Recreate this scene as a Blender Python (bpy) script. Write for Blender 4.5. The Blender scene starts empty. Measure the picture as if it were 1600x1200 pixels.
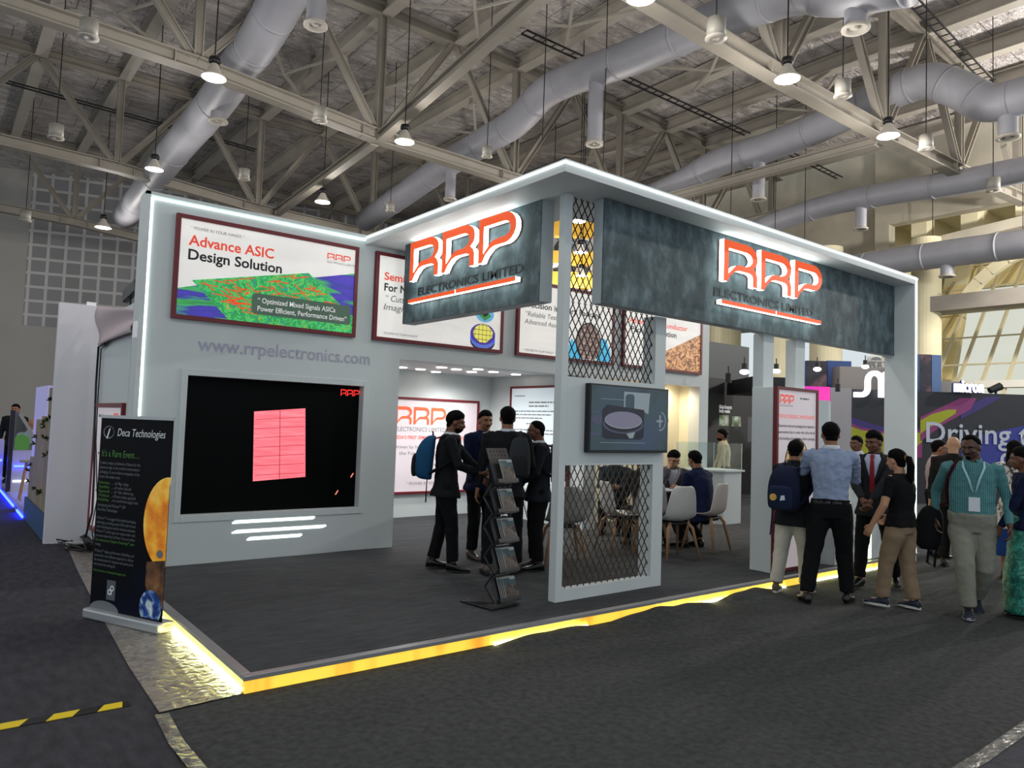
import bpy, bmesh, math, random
from mathutils import Vector, Matrix, Quaternion, noise
V = Vector
R_ = math.radians
sc = bpy.context.scene
COL = sc.collection
random.seed(7)
# ---------------- camera, world, exposure ----------------
YAW, PIT, ROL, FPX, EYE = R_(38.2594), R_(3.1573), R_(1.9146), 1150.2, 1.62
_f = V((math.sin(YAW)*math.cos(PIT), math.cos(YAW)*math.cos(PIT), math.sin(PIT)))
_r = V((math.cos(YAW), -math.sin(YAW), 0)); _u = _r.cross(_f)
CR = _r*math.cos(ROL) + _u*math.sin(ROL); CU = _u*math.cos(ROL) - _r*math.sin(ROL); CF = _f
CAMP = V((0, 0, EYE))
cam = bpy.data.cameras.new('camera'); cam.sensor_width = 36; cam.sensor_fit = 'HORIZONTAL'
cam.lens = FPX/1600*36; cam.clip_end = 300; cam.clip_start = .05
camo = bpy.data.objects.new('camera', cam); COL.objects.link(camo); sc.camera = camo
camo.matrix_world = Matrix(((CR.x, CU.x, -CF.x, 0), (CR.y, CU.y, -CF.y, 0), (CR.z, CU.z, -CF.z, EYE), (0, 0, 0, 1)))
w = bpy.data.worlds.new('world'); sc.world = w; w.use_nodes = True
wb = w.node_tree.nodes['Background']; wb.inputs[0].default_value = (.86, .95, 1.0, 1); wb.inputs[1].default_value = 0.8
sc.view_settings.view_transform = 'Standard'; sc.view_settings.look = 'None'
sc.view_settings.gamma = 1; sc.view_settings.use_curve_mapping = False
sc.view_settings.exposure = 0.0
sc.cycles.max_bounces = 7; sc.cycles.transparent_max_bounces = 12; sc.cycles.use_denoising = True
sc.cycles.sample_clamp_indirect = 6
# ---------------- helpers ----------------
def ray(px, py): return CR*((px-800)/FPX) - CU*((py-600)/FPX) + CF
def at(px, py, ax, v):                      # the point of a real plane x=, y= or z= v that the lens sees at a pixel
    d = ray(px, py); i = 'xyz'.index(ax); return CAMP + d*((v-CAMP[i])/d[i])
def atd(px, py, D): return CAMP + ray(px, py)*D
def hexc(h, a=1):
    h = h.lstrip('#'); o = []
    for i in (0, 2, 4):
        c = int(h[i:i+2], 16)/255; o.append(c/12.92 if c <= .04045 else ((c+.055)/1.055)**2.4)
    return (*o, a)
MATS = {}
def nt(name):
    m = bpy.data.materials.new(name); m.use_nodes = True; t = m.node_tree; b = t.nodes['Principled BSDF']; return m, t, b
def noisebump(t, b, scale, strength, dist=.02, stretch=None, detail=4):
    tc = t.nodes.new('ShaderNodeTexCoord'); n = t.nodes.new('ShaderNodeTexNoise'); n.inputs['Scale'].default_value = scale; n.inputs['Detail'].default_value = detail
    src = tc.outputs['Object']
    if stretch:
        mp = t.nodes.new('ShaderNodeMapping'); mp.inputs['Scale'].default_value = stretch; t.links.new(src, mp.inputs[0]); src = mp.outputs[0]
    t.links.new(src, n.inputs['Vector'])
    bp = t.nodes.new('ShaderNodeBump'); bp.inputs['Strength'].default_value = strength; bp.inputs['Distance'].default_value = dist
    t.links.new(n.outputs[0], bp.inputs['Height']); t.links.new(bp.outputs[0], b.inputs['Normal']); return n, src, bp
def mat(name, col, rough=.6, metal=0, emit=0, var=0, vs=6, bump=0, bs=40, bd=.01, stretch=None, ecol=None, alpha=1, spec=None):
    if name in MATS: return MATS[name]
    m, t, b = nt(name); c = hexc(col) if isinstance(col, str) else col
    b.inputs['Base Color'].default_value = c; b.inputs['Roughness'].default_value = rough; b.inputs['Metallic'].default_value = metal
    if spec is None and rough >= .8: spec = .15
    if spec is not None: b.inputs['Specular IOR Level'].default_value = spec
    if emit: b.inputs['Emission Color'].default_value = hexc(ecol) if ecol else c; b.inputs['Emission Strength'].default_value = emit
    if var:
        tc = t.nodes.new('ShaderNodeTexCoord'); n = t.nodes.new('ShaderNodeTexNoise'); n.inputs['Scale'].default_value = vs; n.inputs['Detail'].default_value = 6
        src = tc.outputs['Object']
        if stretch:
            mp = t.nodes.new('ShaderNodeMapping'); mp.inputs['Scale'].default_value = stretch; t.links.new(src, mp.inputs[0]); src = mp.outputs[0]
        t.links.new(src, n.inputs['Vector'])
        r = t.nodes.new('ShaderNodeValToRGB'); r.color_ramp.elements[0].position = .3; r.color_ramp.elements[1].position = .7
        r.color_ramp.elements[0].color = tuple(x*(1-var) for x in c[:3])+(1,); r.color_ramp.elements[1].color = tuple(min(1, x*(1+var)) for x in c[:3])+(1,)
        t.links.new(n.outputs[0], r.inputs[0]); t.links.new(r.outputs[0], b.inputs['Base Color'])
        if emit: t.links.new(r.outputs[0], b.inputs['Emission Color'])
    if bump: noisebump(t, b, bs, bump, bd, stretch)
    if alpha < 1: b.inputs['Alpha'].default_value = alpha
    MATS[name] = m; return m
def art(name, cols, scale=5, kind='noise', emit=.5, distort=0, stretch=None, rough=.5, const=False, sub=0):
    """printed picture: a procedural pattern through a colour ramp"""
    if name in MATS: return MATS[name]
    m, t, b = nt(name); tc = t.nodes.new('ShaderNodeTexCoord'); src = tc.outputs['Object']
    if stretch:
        mp = t.nodes.new('ShaderNodeMapping'); mp.inputs['Scale'].default_value = stretch; t.links.new(src, mp.inputs[0]); src = mp.outputs[0]
    if kind == 'noise':
        n = t.nodes.new('ShaderNodeTexNoise'); n.inputs['Scale'].default_value = scale; n.inputs['Detail'].default_value = 5; n.inputs['Distortion'].default_value = distort; out = n.outputs[0]
    elif kind == 'wave':
        n = t.nodes.new('ShaderNodeTexWave'); n.inputs['Scale'].default_value = scale; n.inputs['Distortion'].default_value = distort; n.bands_direction = 'DIAGONAL'; out = n.outputs['Fac']
    elif kind == 'voronoi':
        n = t.nodes.new('ShaderNodeTexVoronoi'); n.inputs['Scale'].default_value = scale; out = n.outputs['Distance']
    elif kind == 'edge':
        n = t.nodes.new('ShaderNodeTexVoronoi'); n.feature = 'DISTANCE_TO_EDGE'; n.inputs['Scale'].default_value = scale; out = n.outputs['Distance']
    elif kind == 'cells':
        n = t.nodes.new('ShaderNodeTexVoronoi'); n.distance = 'CHEBYCHEV'; n.inputs['Scale'].default_value = scale; n.inputs['Randomness'].default_value = distort; out = n.outputs['Distance']
    t.links.new(src, n.inputs['Vector'])
    r = t.nodes.new('ShaderNodeValToRGB'); cr = r.color_ramp
    if const: cr.interpolation = 'CONSTANT'
    while len(cr.elements) < len(cols): cr.elements.new(.5)
    for e, (p, c) in zip(cr.elements, cols): e.position = p
    for e, (p, c) in zip(cr.elements, cols): e.color = hexc(c)
    t.links.new(out, r.inputs[0]); t.links.new(r.outputs[0], b.inputs['Base Color']); b.inputs['Roughness'].default_value = rough
    if emit: t.links.new(r.outputs[0], b.inputs['Emission Color']); b.inputs['Emission Strength'].default_value = emit
    MATS[name] = m; return m
def glassmat(name, tint='#ffffff', refl=.12):
    if name in MATS: return MATS[name]
    m = bpy.data.materials.new(name); m.use_nodes = True; t = m.node_tree; t.nodes.clear()
    o = t.nodes.new('ShaderNodeOutputMaterial'); mx = t.nodes.new('ShaderNodeMixShader'); mx.inputs[0].default_value = refl
    a = t.nodes.new('ShaderNodeBsdfTransparent'); a.inputs[0].default_value = hexc(tint); g = t.nodes.new('ShaderNodeBsdfGlossy'); g.inputs['Roughness'].default_value = .05
    t.links.new(a.outputs[0], mx.inputs[1]); t.links.new(g.outputs[0], mx.inputs[2]); t.links.new(mx.outputs[0], o.inputs[0]); MATS[name] = m; return m

class Fr:                                    # a plane in the room: origin, u axis, v axis, n = u x v
    def __init__(s, o, u, v): s.o = V(o); s.u = V(u).normalized(); s.v = V(v).normalized(); s.n = s.u.cross(s.v)
    def p(s, a, b, c=0): return s.o + s.u*a + s.v*b + s.n*c
    def mw(s): return Matrix(((s.u.x, s.v.x, s.n.x, s.o.x), (s.u.y, s.v.y, s.n.y, s.o.y), (s.u.z, s.v.z, s.n.z, s.o.z), (0, 0, 0, 1)))
def front(x, y, z): return Fr((x, y, z), (1, 0, 0), (0, 0, 1))     # faces -Y
def leftf(x, y, z): return Fr((x, y, z), (0, -1, 0), (0, 0, 1))    # faces -X, u runs towards the viewer
class MB:
    def __init__(s): s.v = []; s.f = []; s.m = []
    def add(s, vs, fs, mi=0):
        o = len(s.v); s.v += [tuple(x) for x in vs]; s.f += [tuple(i+o for i in f) for f in fs]; s.m += [mi]*len(fs); return s
    def box(s, x0, x1, y0, y1, z0, z1, mi=0):
        return s.add([(x0,y0,z0),(x1,y0,z0),(x1,y1,z0),(x0,y1,z0),(x0,y0,z1),(x1,y0,z1),(x1,y1,z1),(x0,y1,z1)],
                     [(0,3,2,1),(4,5,6,7),(0,1,5,4),(1,2,6,5),(2,3,7,6),(3,0,4,7)], mi)
    def fbox(s, F, a0, a1, b0, b1, c0, c1, mi=0):
        P = [F.p(a, b, c) for c in (c0, c1) for a, b in ((a0,b0),(a1,b0),(a1,b1),(a0,b1))]
        return s.add(P, [(0,3,2,1),(4,5,6,7),(0,1,5,4),(1,2,6,5),(2,3,7,6),(3,0,4,7)], mi)
    def prism(s, F, pts, c0, c1, mi=0):
        n = len(pts); P = [F.p(a, b, c0) for a, b in pts]+[F.p(a, b, c1) for a, b in pts]
        return s.add(P, [tuple(range(n))[::-1], tuple(range(n, 2*n))]+[(i, (i+1) % n, n+(i+1) % n, n+i) for i in range(n)], mi)
    def beam(s, p, q, w, h, up=(0,0,1), mi=0):
        p, q = V(p), V(q); d = (q-p).normalized(); u = V(up)
        if abs(d.dot(u)) > .95: u = V((0, 1, 0))
        r = d.cross(u).normalized(); u = r.cross(d).normalized()
        P = [b+r*a*w/2+u*c*h/2 for b in (p, q) for a, c in ((-1,-1),(1,-1),(1,1),(-1,1))]
        return s.add(P, [(0,3,2,1),(4,5,6,7),(0,1,5,4),(1,2,6,5),(2,3,7,6),(3,0,4,7)], mi)
    def ibeam(s, p, q, w, h, t=.025, up=(0,0,1)):
        p, q = V(p), V(q); d = (q-p).normalized(); u = V(up)
        if abs(d.dot(u)) > .95: u = V((0, 1, 0))
        r = d.cross(u).normalized(); u = r.cross(d).normalized()
        for o in (-h/2+t/2, h/2-t/2): s.beam(p+u*o, q+u*o, w, t, u)
        return s.beam(p, q, t, h-2*t, u)
    def tube(s, pts, rads, n=12, mi=0, ax=None, cap=True):
        pts = [V(p) for p in pts]; k = len(pts); rads = [(r, r) if not isinstance(r, (tuple, list)) else r for r in rads]
        rings = []; prev = V(ax) if ax else None
        for i in range(k):
            d = (pts[min(i+1, k-1)]-pts[max(i-1, 0)]).normalized()
            if prev is None: prev = V((1,0,0)) if abs(d.x) < .9 else V((0,1,0))
            a = (prev-d*prev.dot(d))
            a = a.normalized() if a.length > 1e-6 else d.orthogonal().normalized()
            b = d.cross(a); prev = a
            rings.append([pts[i]+a*math.cos(2*math.pi*j/n)*rads[i][0]+b*math.sin(2*math.pi*j/n)*rads[i][1] for j in range(n)])
        vs = [p for r in rings for p in r]
        fs = [(i*n+j, i*n+(j+1) % n, (i+1)*n+(j+1) % n, (i+1)*n+j) for i in range(k-1) for j in range(n)]
        if cap: fs += [tuple(range(n))[::-1], tuple(range((k-1)*n, k*n))]
        return s.add(vs, fs, mi)
    def cyl(s, p, q, r0, r1=None, n=20, mi=0): return s.tube([p, q], [r0, r0 if r1 is None else r1], n, mi)
    def ell(s, c, rad, axes=None, n=14, m=9, mi=0):
        A = axes or (V((1,0,0)), V((0,1,0)), V((0,0,1))); c = V(c); vs = [c-A[2]*rad[2]]
        for i in range(1, m):
            th = math.pi*i/m
            for j in range(n):
                ph = 2*math.pi*j/n; vs.append(c+A[0]*rad[0]*math.sin(th)*math.cos(ph)+A[1]*rad[1]*math.sin(th)*math.sin(ph)-A[2]*rad[2]*math.cos(th))
        vs.append(c+A[2]*rad[2]); L = len(vs)-1
        fs = [(0, 1+(j+1) % n, 1+j) for j in range(n)]+[(1+i*n+j, 1+i*n+(j+1) % n, 1+(i+1)*n+(j+1) % n, 1+(i+1)*n+j) for i in range(m-2) for j in range(n)]
        fs += [(1+(m-2)*n+j, 1+(m-2)*n+(j+1) % n, L) for j in range(n)]
        return s.add(vs, fs, mi)
    def lathe(s, c, prof, n=24, mi=0):
        c = V(c); vs = [c+V((r*math.cos(2*math.pi*j/n), r*math.sin(2*math.pi*j/n), z)) for r, z in prof for j in range(n)]
        return s.add(vs, [(i*n+j, i*n+(j+1) % n, (i+1)*n+(j+1) % n, (i+1)*n+j) for i in range(len(prof)-1) for j in range(n)], mi)
    def build(s, name, mats, parent=None, smooth=False, bevel=0, remesh=0, disp=0, solid=0, sub=0, label=None, dscale=.12, sm=0):
        me = bpy.data.meshes.new(name); me.from_pydata(s.v, [], s.f)
        for m in (mats if isinstance(mats, (list, tuple)) else [mats]): me.materials.append(m)
        if any(s.m): me.polygons.foreach_set('material_index', s.m)
        if smooth: me.polygons.foreach_set('use_smooth', [True]*len(me.polygons))
        me.update(); return link(me, name, parent, smooth, bevel, remesh, disp, solid, sub, label, dscale, sm)
def link(me, name, parent=None, smooth=False, bevel=0, remesh=0, disp=0, solid=0, sub=0, label=None, dscale=.12, sm=0):
    o = bpy.data.objects.new(name, me); COL.objects.link(o)
    if parent: o.parent = parent
    if label: o['label'] = label
    if solid: md = o.modifiers.new('s', 'SOLIDIFY'); md.thickness = solid; md.offset = 0
    if sub: md = o.modifiers.new('u', 'SUBSURF'); md.levels = md.render_levels = sub
    if remesh: md = o.modifiers.new('r', 'REMESH'); md.mode = 'VOXEL'; md.voxel_size = remesh; md.use_smooth_shade = True
    if sm: md = o.modifiers.new('m', 'SMOOTH'); md.iterations = sm; md.factor = .5
    if disp:
        tx = bpy.data.textures.get('folds%g' % dscale) or bpy.data.textures.new('folds%g' % dscale, 'CLOUDS'); tx.noise_scale = dscale; tx.noise_depth = 2
        md = o.modifiers.new('d', 'DISPLACE'); md.texture = tx; md.strength = disp; md.mid_level = .5; md.texture_coords = 'GLOBAL'
    if bevel: md = o.modifiers.new('b', 'BEVEL'); md.width = bevel; md.segments = 2; md.limit_method = 'ANGLE'
    return o
def empty(name, loc=(0,0,0), rz=0, label=None, cat=None, group=None):
    o = bpy.data.objects.new(name, None); COL.objects.link(o); o.location = loc; o.rotation_euler = (0, 0, rz); o.empty_display_size = .1
    if label: tag(o, label, cat, group)
    return o
def tag(o, label=None, cat=None, group=None, kind=None):
    if label: o['label'] = label
    if cat: o['category'] = cat
    if group: o['group'] = group
    if kind: o['kind'] = kind
    return o
def structure(o): o['kind'] = 'structure'; return o
def kids(o): return [c for c in bpy.data.objects if c.parent == o]
def copy_tree(o, parent=None, ch=None):
    c = o.copy(); COL.objects.link(c)
    if parent: c.parent = parent
    for k in kids(o): copy_tree(k, c)
    return c
def local(o, *pts): return [p-V(o.location) for p in pts]
def poly2(F, loops, name, m, parent=None, depth=0, off=0, parent_o=V((0,0,0)), side=None):
    """flat or extruded shape with holes from closed loops, through a 2D curve"""
    cu = bpy.data.curves.new('c', 'CURVE'); cu.dimensions = '2D'; cu.fill_mode = 'BOTH'; cu.extrude = depth/2
    for L in loops:
        sp = cu.splines.new('POLY'); sp.points.add(len(L)-1)
        for q, (a, b) in zip(sp.points, L): q.co = (a, b, 0, 1)
        sp.use_cyclic_u = True
    return curve_mesh(cu, F, 0, 0, name, m, parent, off+depth/2, parent_o, side)
def curve_mesh(cu, F, a, b, name, m, parent, off, po, side=None, sx=1, fit=0):
    t = bpy.data.objects.new('t', cu); me = bpy.data.meshes.new_from_object(t); bpy.data.objects.remove(t)
    if fit: sx = fit/max(v.co.x for v in me.vertices)
    M = F.mw() @ Matrix.Translation((a, b, off)) @ Matrix.Diagonal((sx, 1, 1, 1)); M = Matrix.Translation(-po) @ M
    me.transform(M); me.materials.clear(); me.materials.append(m)
    if side:
        me.materials.append(side); n = F.n
        for p in me.polygons: p.material_index = 0 if abs(p.normal.dot(n)) > .7 else 1
    me.name = name; return link(me, name, parent)
TEXTS = []
def text(s, F, a, b, size, m, parent=None, name='lettering', off=.002, bold=0, ext=0, shear=0, align='LEFT', sx=1, po=V((0,0,0)), sp=1, fit=0):
    cu = bpy.data.curves.new('c', 'FONT'); cu.body = s; cu.size = size; cu.align_x = align; cu.shear = shear; cu.offset = bold*size; cu.extrude = ext/2; cu.space_character = sp; cu.resolution_u = 3
    return curve_mesh(cu, F, a, b, name, m, parent, off+ext/2, po, None, sx, fit)
def arc(cx, cy, rx, ry, a0, a1, n=8): return [(cx+rx*math.cos(R_(a0+(a1-a0)*i/n)), cy+ry*math.sin(R_(a0+(a1-a0)*i/n))) for i in range(n+1)]
def logo_loops(w=1.95, h=.435, x0=0, y0=0):
    """three letters R R P as open stencil shapes; x runs to the right"""
    lw = w*.31; out = []
    hole = [(.14,.81)]+arc(.66,.645,.185,.165,90,-60,8)[:]+[(.66,.46),(.45,.46),(.34,.42),(.14,.2)]
    Rr = [(0,0),(0,1),(.68,1)]+arc(.68,.72,.32,.28,80,0,6)+[(1,.64),(.97,.55),(.88,.46),(.96,.38),(1,.28),(1,0),(.86,0),(.86,.22),(.83,.29),(.74,.32),(.45,.32),(.33,.28),(.2,.16),(.11,0)]
    Pp = [(0,0),(0,1),(.7,1)]+arc(.7,.66,.3,.34,85,-85,10)+[(.45,.32),(.33,.28),(.2,.16),(.11,0)]
    hp = [(.14,.81)]+arc(.68,.64,.175,.17,90,-90,8)+[(.45,.46),(.34,.42),(.14,.2)]
    for i, (o, hl) in enumerate(((Rr, hole), (Rr, hole), (Pp, hp))):
        k = x0+i*(w-lw)/2
        out.append([[(k+a*lw, y0+b*h) for a, b in L] for L in (o, hl)])
    return out
# ---------------- materials ----------------
m_booth = mat('booth_white', '#cbd2d4', .55)
m_booth2 = mat('panel_white', '#d9d9e2', .6, bump=.15, bs=3, bd=.03)
m_soffit = mat('soffit_white', '#d3d6d8', .6)
m_strip = mat('led_strip', '#ffffff', emit=2.3, ecol='#e8fff6')
m_carpet = mat('hall_carpet', '#3f4142', .97, var=.28, vs=22, bump=.6, bs=9, bd=.02)
m_carpetl = mat('aisle_carpet', '#3c3c42', .97, var=.25, vs=18, bump=.5, bs=8, bd=.02, stretch=(1, .35, 1))
m_carpetp = mat('platform_carpet', '#404245', .95, var=.22, vs=14, bump=.9, bs=2.2, bd=.05, stretch=(.5, 2.6, 1))
m_beam = mat('beam_paint', '#898379', .55, var=.08, vs=2)
m_beaml = mat('beam_light', '#aaa49a', .55, var=.06, vs=2)
m_duct = mat('duct_wrap', '#95959c', .5, var=.05, vs=2, bump=.25, bs=1.5, bd=.04)
m_black = mat('black_metal', '#15161a', .45)
m_cord = mat('black_cord', '#0c0c0d', .6)
m_conc = mat('concrete', '#b3ac9c', .85, var=.14, vs=.8, bump=.1, bs=4)
m_concd = mat('concrete_beam', '#9a938a', .85, var=.1, vs=1.2)
m_concl = mat('pale_render', '#d8d0b0', .85, var=.07, vs=1)
m_maroon = mat('maroon_frame', '#6d1420', .45)
m_orange = mat('orange_face', '#f2561a', .5, emit=.55)
m_red = mat('red_print', '#e2503c', .6, emit=.45)
m_redlogo = mat('red_logo_print', '#ef5a35', .6, emit=.5)
m_ink = mat('dark_print', '#26272b', .6)
m_inkg = mat('grey_print', '#77787c', .6)
m_white = mat('white_print', '#f2f2f2', .6, emit=.25)
m_chrome = mat('chrome', '#c9ccd0', .18, 1)
# ---------------- the hall shell ----------------
structure(MB().box(-14, 42, -7, 46, -.2, 0).build('floor', m_carpet))
def roofmat():
    m, t, b = nt('roof_insulation'); tc = t.nodes.new('ShaderNodeTexCoord')
    n = t.nodes.new('ShaderNodeTexNoise'); n.inputs['Scale'].default_value = 2.2; n.inputs['Detail'].default_value = 8; n.inputs['Distortion'].default_value = .6
    mp = t.nodes.new('ShaderNodeMapping'); mp.inputs['Scale'].default_value = (.7, 1.6, 1); t.links.new(tc.outputs['Object'], mp.inputs[0]); t.links.new(mp.outputs[0], n.inputs['Vector'])
    r = t.nodes.new('ShaderNodeValToRGB'); r.color_ramp.elements[0].color = hexc('#aaa4a2'); r.color_ramp.elements[1].color = hexc('#e8e0dc'); r.color_ramp.elements[0].position = .3; r.color_ramp.elements[1].position = .7
    t.links.new(n.outputs[0], r.inputs[0])
    w_ = t.nodes.new('ShaderNodeTexBrick'); w_.inputs['Scale'].default_value = 1; w_.inputs['Brick Width'].default_value = 2.6; w_.inputs['Row Height'].default_value = 1.1; w_.inputs['Mortar Size'].default_value = .014
    w_.inputs['Color1'].default_value = (1,1,1,1); w_.inputs['Color2'].default_value = (.9,.9,.9,1); w_.inputs['Mortar'].default_value = (.3,.3,.3,1)
    t.links.new(tc.outputs['Object'], w_.inputs['Vector'])
    mx = t.nodes.new('ShaderNodeMix'); mx.data_type = 'RGBA'; mx.blend_type = 'MULTIPLY'; mx.inputs[0].default_value = 1
    t.links.new(r.outputs[0], mx.inputs[6]); t.links.new(w_.outputs[0], mx.inputs[7]); t.links.new(mx.outputs[2], b.inputs['Base Color'])
    b.inputs['Metallic'].default_value = .1; b.inputs['Roughness'].default_value = .5
    n2 = t.nodes.new('ShaderNodeTexNoise'); n2.inputs['Scale'].default_value = 5; n2.inputs['Detail'].default_value = 6; n2.inputs['Distortion'].default_value = 1.5; t.links.new(tc.outputs['Object'], n2.inputs['Vector'])
    bp = t.nodes.new('ShaderNodeBump'); bp.inputs['Strength'].default_value = .9; bp.inputs['Distance'].default_value = .12; t.links.new(n2.outputs[0], bp.inputs['Height']); t.links.new(bp.outputs[0], b.inputs['Normal'])
    return m
structure(MB().box(-14, 28.4, -7, 46, 13.1, 13.3).build('ceiling', roofmat()))
# back wall of acoustic squares, not square to the stand
_d = R_(108.5); UB = V((math.sin(_d), math.cos(_d), 0)); PB = atd(100, 450, 36)
def wallmat():
    m, t, b = nt('acoustic_squares'); tc = t.nodes.new('ShaderNodeTexCoord'); k = t.nodes.new('ShaderNodeTexBrick')
    k.offset = 0; k.squash = 1; k.inputs['Scale'].default_value = 1; k.inputs['Brick Width'].default_value = .74; k.inputs['Row Height'].default_value = .68; k.inputs['Mortar Size'].default_value = .07; k.inputs['Mortar Smooth'].default_value = .1
    k.inputs['Color1'].default_value = hexc('#8d8c8c'); k.inputs['Color2'].default_value = hexc('#98969a'); k.inputs['Mortar'].default_value = hexc('#c6c4c3')
    t.links.new(tc.outputs['Object'], k.inputs['Vector']); t.links.new(k.outputs[0], b.inputs['Base Color']); b.inputs['Roughness'].default_value = .9
    bp = t.nodes.new('ShaderNodeBump'); bp.invert = True; bp.inputs['Strength'].default_value = .6; bp.inputs['Distance'].default_value = .05; t.links.new(k.outputs['Fac'], bp.inputs['Height']); t.links.new(bp.outputs[0], b.inputs['Normal']); return m
FB = Fr((PB.x, PB.y, 0), UB, (0,0,1))
ob = MB().box(-1.6, 34, 5.6, 13.2, 0, .12).build('wall_back', wallmat()); ob.matrix_world = FB.mw(); structure(ob)
m_plain = mat('plain_render', '#aaa7a3', .9, var=.04, vs=.5)
structure(MB().fbox(FB, -26, 34, 0, 5.6, -.1, .1).fbox(FB, -26, -1.6, 5.6, 13.2, -.1, .1).build('wall_back_lower', m_plain))
# right wall: concrete, leaning glazing, beams, columns
def zx(px, py, X): return at(px, py, 'x', X).z
def yx(px, X, py=500): return at(px, py, 'x', X).y
XW = 29.0
zt = zx(1389, 351, XW); zb_ = zx(1389, 398, XW); yl = yx(1389, XW, 370)
structure(MB().box(XW, XW+.5, -7, yl, zt, 13.2).box(XW, XW+.5, yl, yl+.55, 7.6, 13.2).box(XW+.2, XW+.5, yl+.55, 24, 6.5, 13.2).build('wall_right', m_conc))
for i in range(4):
    y = yl-.9-i*1.75
    structure(MB().box(XW+.5, 35, y-.28, y+.28, zt-.55, zt+.25).build('ceiling_beam' if i == 0 else 'ceiling_beam', m_concl))
structure(MB().box(XW+.5, 35.2, -7, yl+.5, zt+.25, zt+.4).box(35, 35.2, yl-7.5, yl+.5, 8.1, zt+.3).box(XW+.5, 35.2, yl+.3, yl+.5, 8.3, zt+.3).build('wall_right_niche', m_concl))
m_sill = mat('white_sill', '#d9d6cc', .7)
b0, b1 = zx(1500, 484, 28.4), zx(1500, 460, 28.4)
structure(MB().box(28.2, 28.9, -7, 26, b0, b1).build('trim_1', m_concd))
structure(MB().box(28.9, 29.5, -7, 26, b0+.02, b0+.2).build('trim_2', m_conc))
s0, s1 = zx(1560, 606, 29.9), zx(1560, 595, 29.9)
structure(MB().box(29.6, 30.1, -7, 26, s0, s1).build('trim_3', m_sill))
def gl(y, z): return V((30+.87*(z-3.784), y, z))
m_pane = glassmat('window_glass', '#fff8e4', .04)
m_mull = mat('mullion', '#b7ae8f', .5)
gw = empty('window_1', (30, 8, 3)); structure(gw); lo = V((30, 8, 3))
mb = MB(); zz = [s1, 4.45, 5.6, 6.75, 7.9, 9.05, 10.2, 11.4, 12.4]
for k in range(26):
    y = -5.6+.8*k; mb.beam(gl(y, .0)-lo, gl(y, 12.6)-lo, .1, .1, (1,0,0))
for z in zz[1:]: mb.beam(gl(-6, z)-lo, gl(15, z)-lo, .06, .06)
mb.build('mullions', m_mull, gw)
MB().add([gl(-6, 0)-lo, gl(15, 0)-lo, gl(15, 12.6)-lo, gl(-6, 12.6)-lo], [(0,1,2,3)]).build('pane', m_pane, gw)
# slanted concrete piers of the facade
for i, (pa, pb) in enumerate((((1478, 600), (1500, 430)), ((1462, 420), (1480, 395)))):
    pass
structure(MB().beam(at(1463, 640, 'x', 31), at(1505, 395, 'x', 35), .5, .9, (0,1,0)).build('wall_right_pier', m_concl))
for i, (px, w_) in enumerate(((1447, .5), (1214, .9), (1128, .8), (1290, .6))):
    p = at(px, 560, 'x', 28.6 if px > 1400 else 27.5)
    structure(MB().cyl((p.x, p.y, 0), (p.x, p.y, 9), w_, n=28).build('wall_right_column', m_concl))
arcb = [at(px, py, 'x', 28.9) for px, py in ((1330, 408), (1388, 397), (1440, 386), (1500, 371), (1560, 357), (1640, 338))]
mb = MB()
for a, b in zip(arcb, arcb[1:]): mb.beam(a, b, .5, .35)
structure(mb.build('trim_4', m_conc))
# pale arch above the glass
arcw = [at(px, py, 'x', 31) for px, py in ((1512, 462), (1530, 440), (1548, 424), (1575, 405), (1610, 390))]
mb = MB()
for a, b in zip(arcw, arcw[1:]): mb.beam(a, b, .3, .4)
structure(mb.build('trim_5', m_concl))
# ---------------- roof steel ----------------
def zb(x):
    xs = [-14, 0, 4.5, 9, 14, 21, 26, 40]; z = [9.7, 9.55, 9.45, 9.05, 8.97, 9.07, 9.4, 10.0]
    for i in range(7):
        if x <= xs[i+1]: return z[i]+(z[i+1]-z[i])*(x-xs[i])/(xs[i+1]-xs[i])
ZT = 12.55; XN = [4.35+4.66*k for k in range(-4, 6)]
def truss(Y, label, x1=28.3):
    t = empty('roof_truss', (0, Y, 0), 0, label, 'roof truss', 'roof trusses of the hall')
    xs = [-12]+[x for x in XN if -12 < x < x1]+[x1]
    mb = MB()
    for a, b in zip(xs, xs[1:]): mb.ibeam((a, 0, zb(a)+.17), (b, 0, zb(b)+.17), .32, .34, .035)
    for x in [x for x in XN if -12 < x < x1]:
        for s in (-.5, .5): mb.box(x+s-.01, x+s+.01, -.15, .15, zb(x)+.03, zb(x)+.32)
    mb.build('bottom_chord', m_beam, t)
    MB().ibeam((-12, 0, ZT+.15), (x1, 0, ZT+.15), .3, .32, .03).build('top_chord', m_beam, t)
    for x in [x for x in XN if -12 < x < x1]:
        z0 = zb(x)+.34
        MB().ibeam((x, 0, z0), (x, 0, ZT), .2, .2, .025, (1,0,0)).build('vertical', m_beam, t)
        for s in (-1, 1):
            if x+s*2.33 < x1: MB().ibeam((x+s*.12, 0, z0), (x+s*2.25, 0, ZT), .17, .18, .025).build('diagonal', m_beam, t)
for Y, l in ((-.6, 'steel roof truss nearest the entrance side, overhead'), (8.55, 'steel roof truss that crosses the upper right above the stand'),
             (17.6, 'steel roof truss crossing the picture from upper left to the canopy corner'), (26.9, 'steel roof truss just before the wall of acoustic squares'), (36, 'farthest steel roof truss, at the hall end')): truss(Y, l)
words = ['first', 'second', 'third', 'fourth', 'fifth', 'sixth', 'seventh', 'eighth', 'ninth', 'tenth', 'eleventh', 'twelfth', 'thirteenth', 'fourteenth', 'fifteenth', 'sixteenth']
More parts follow.
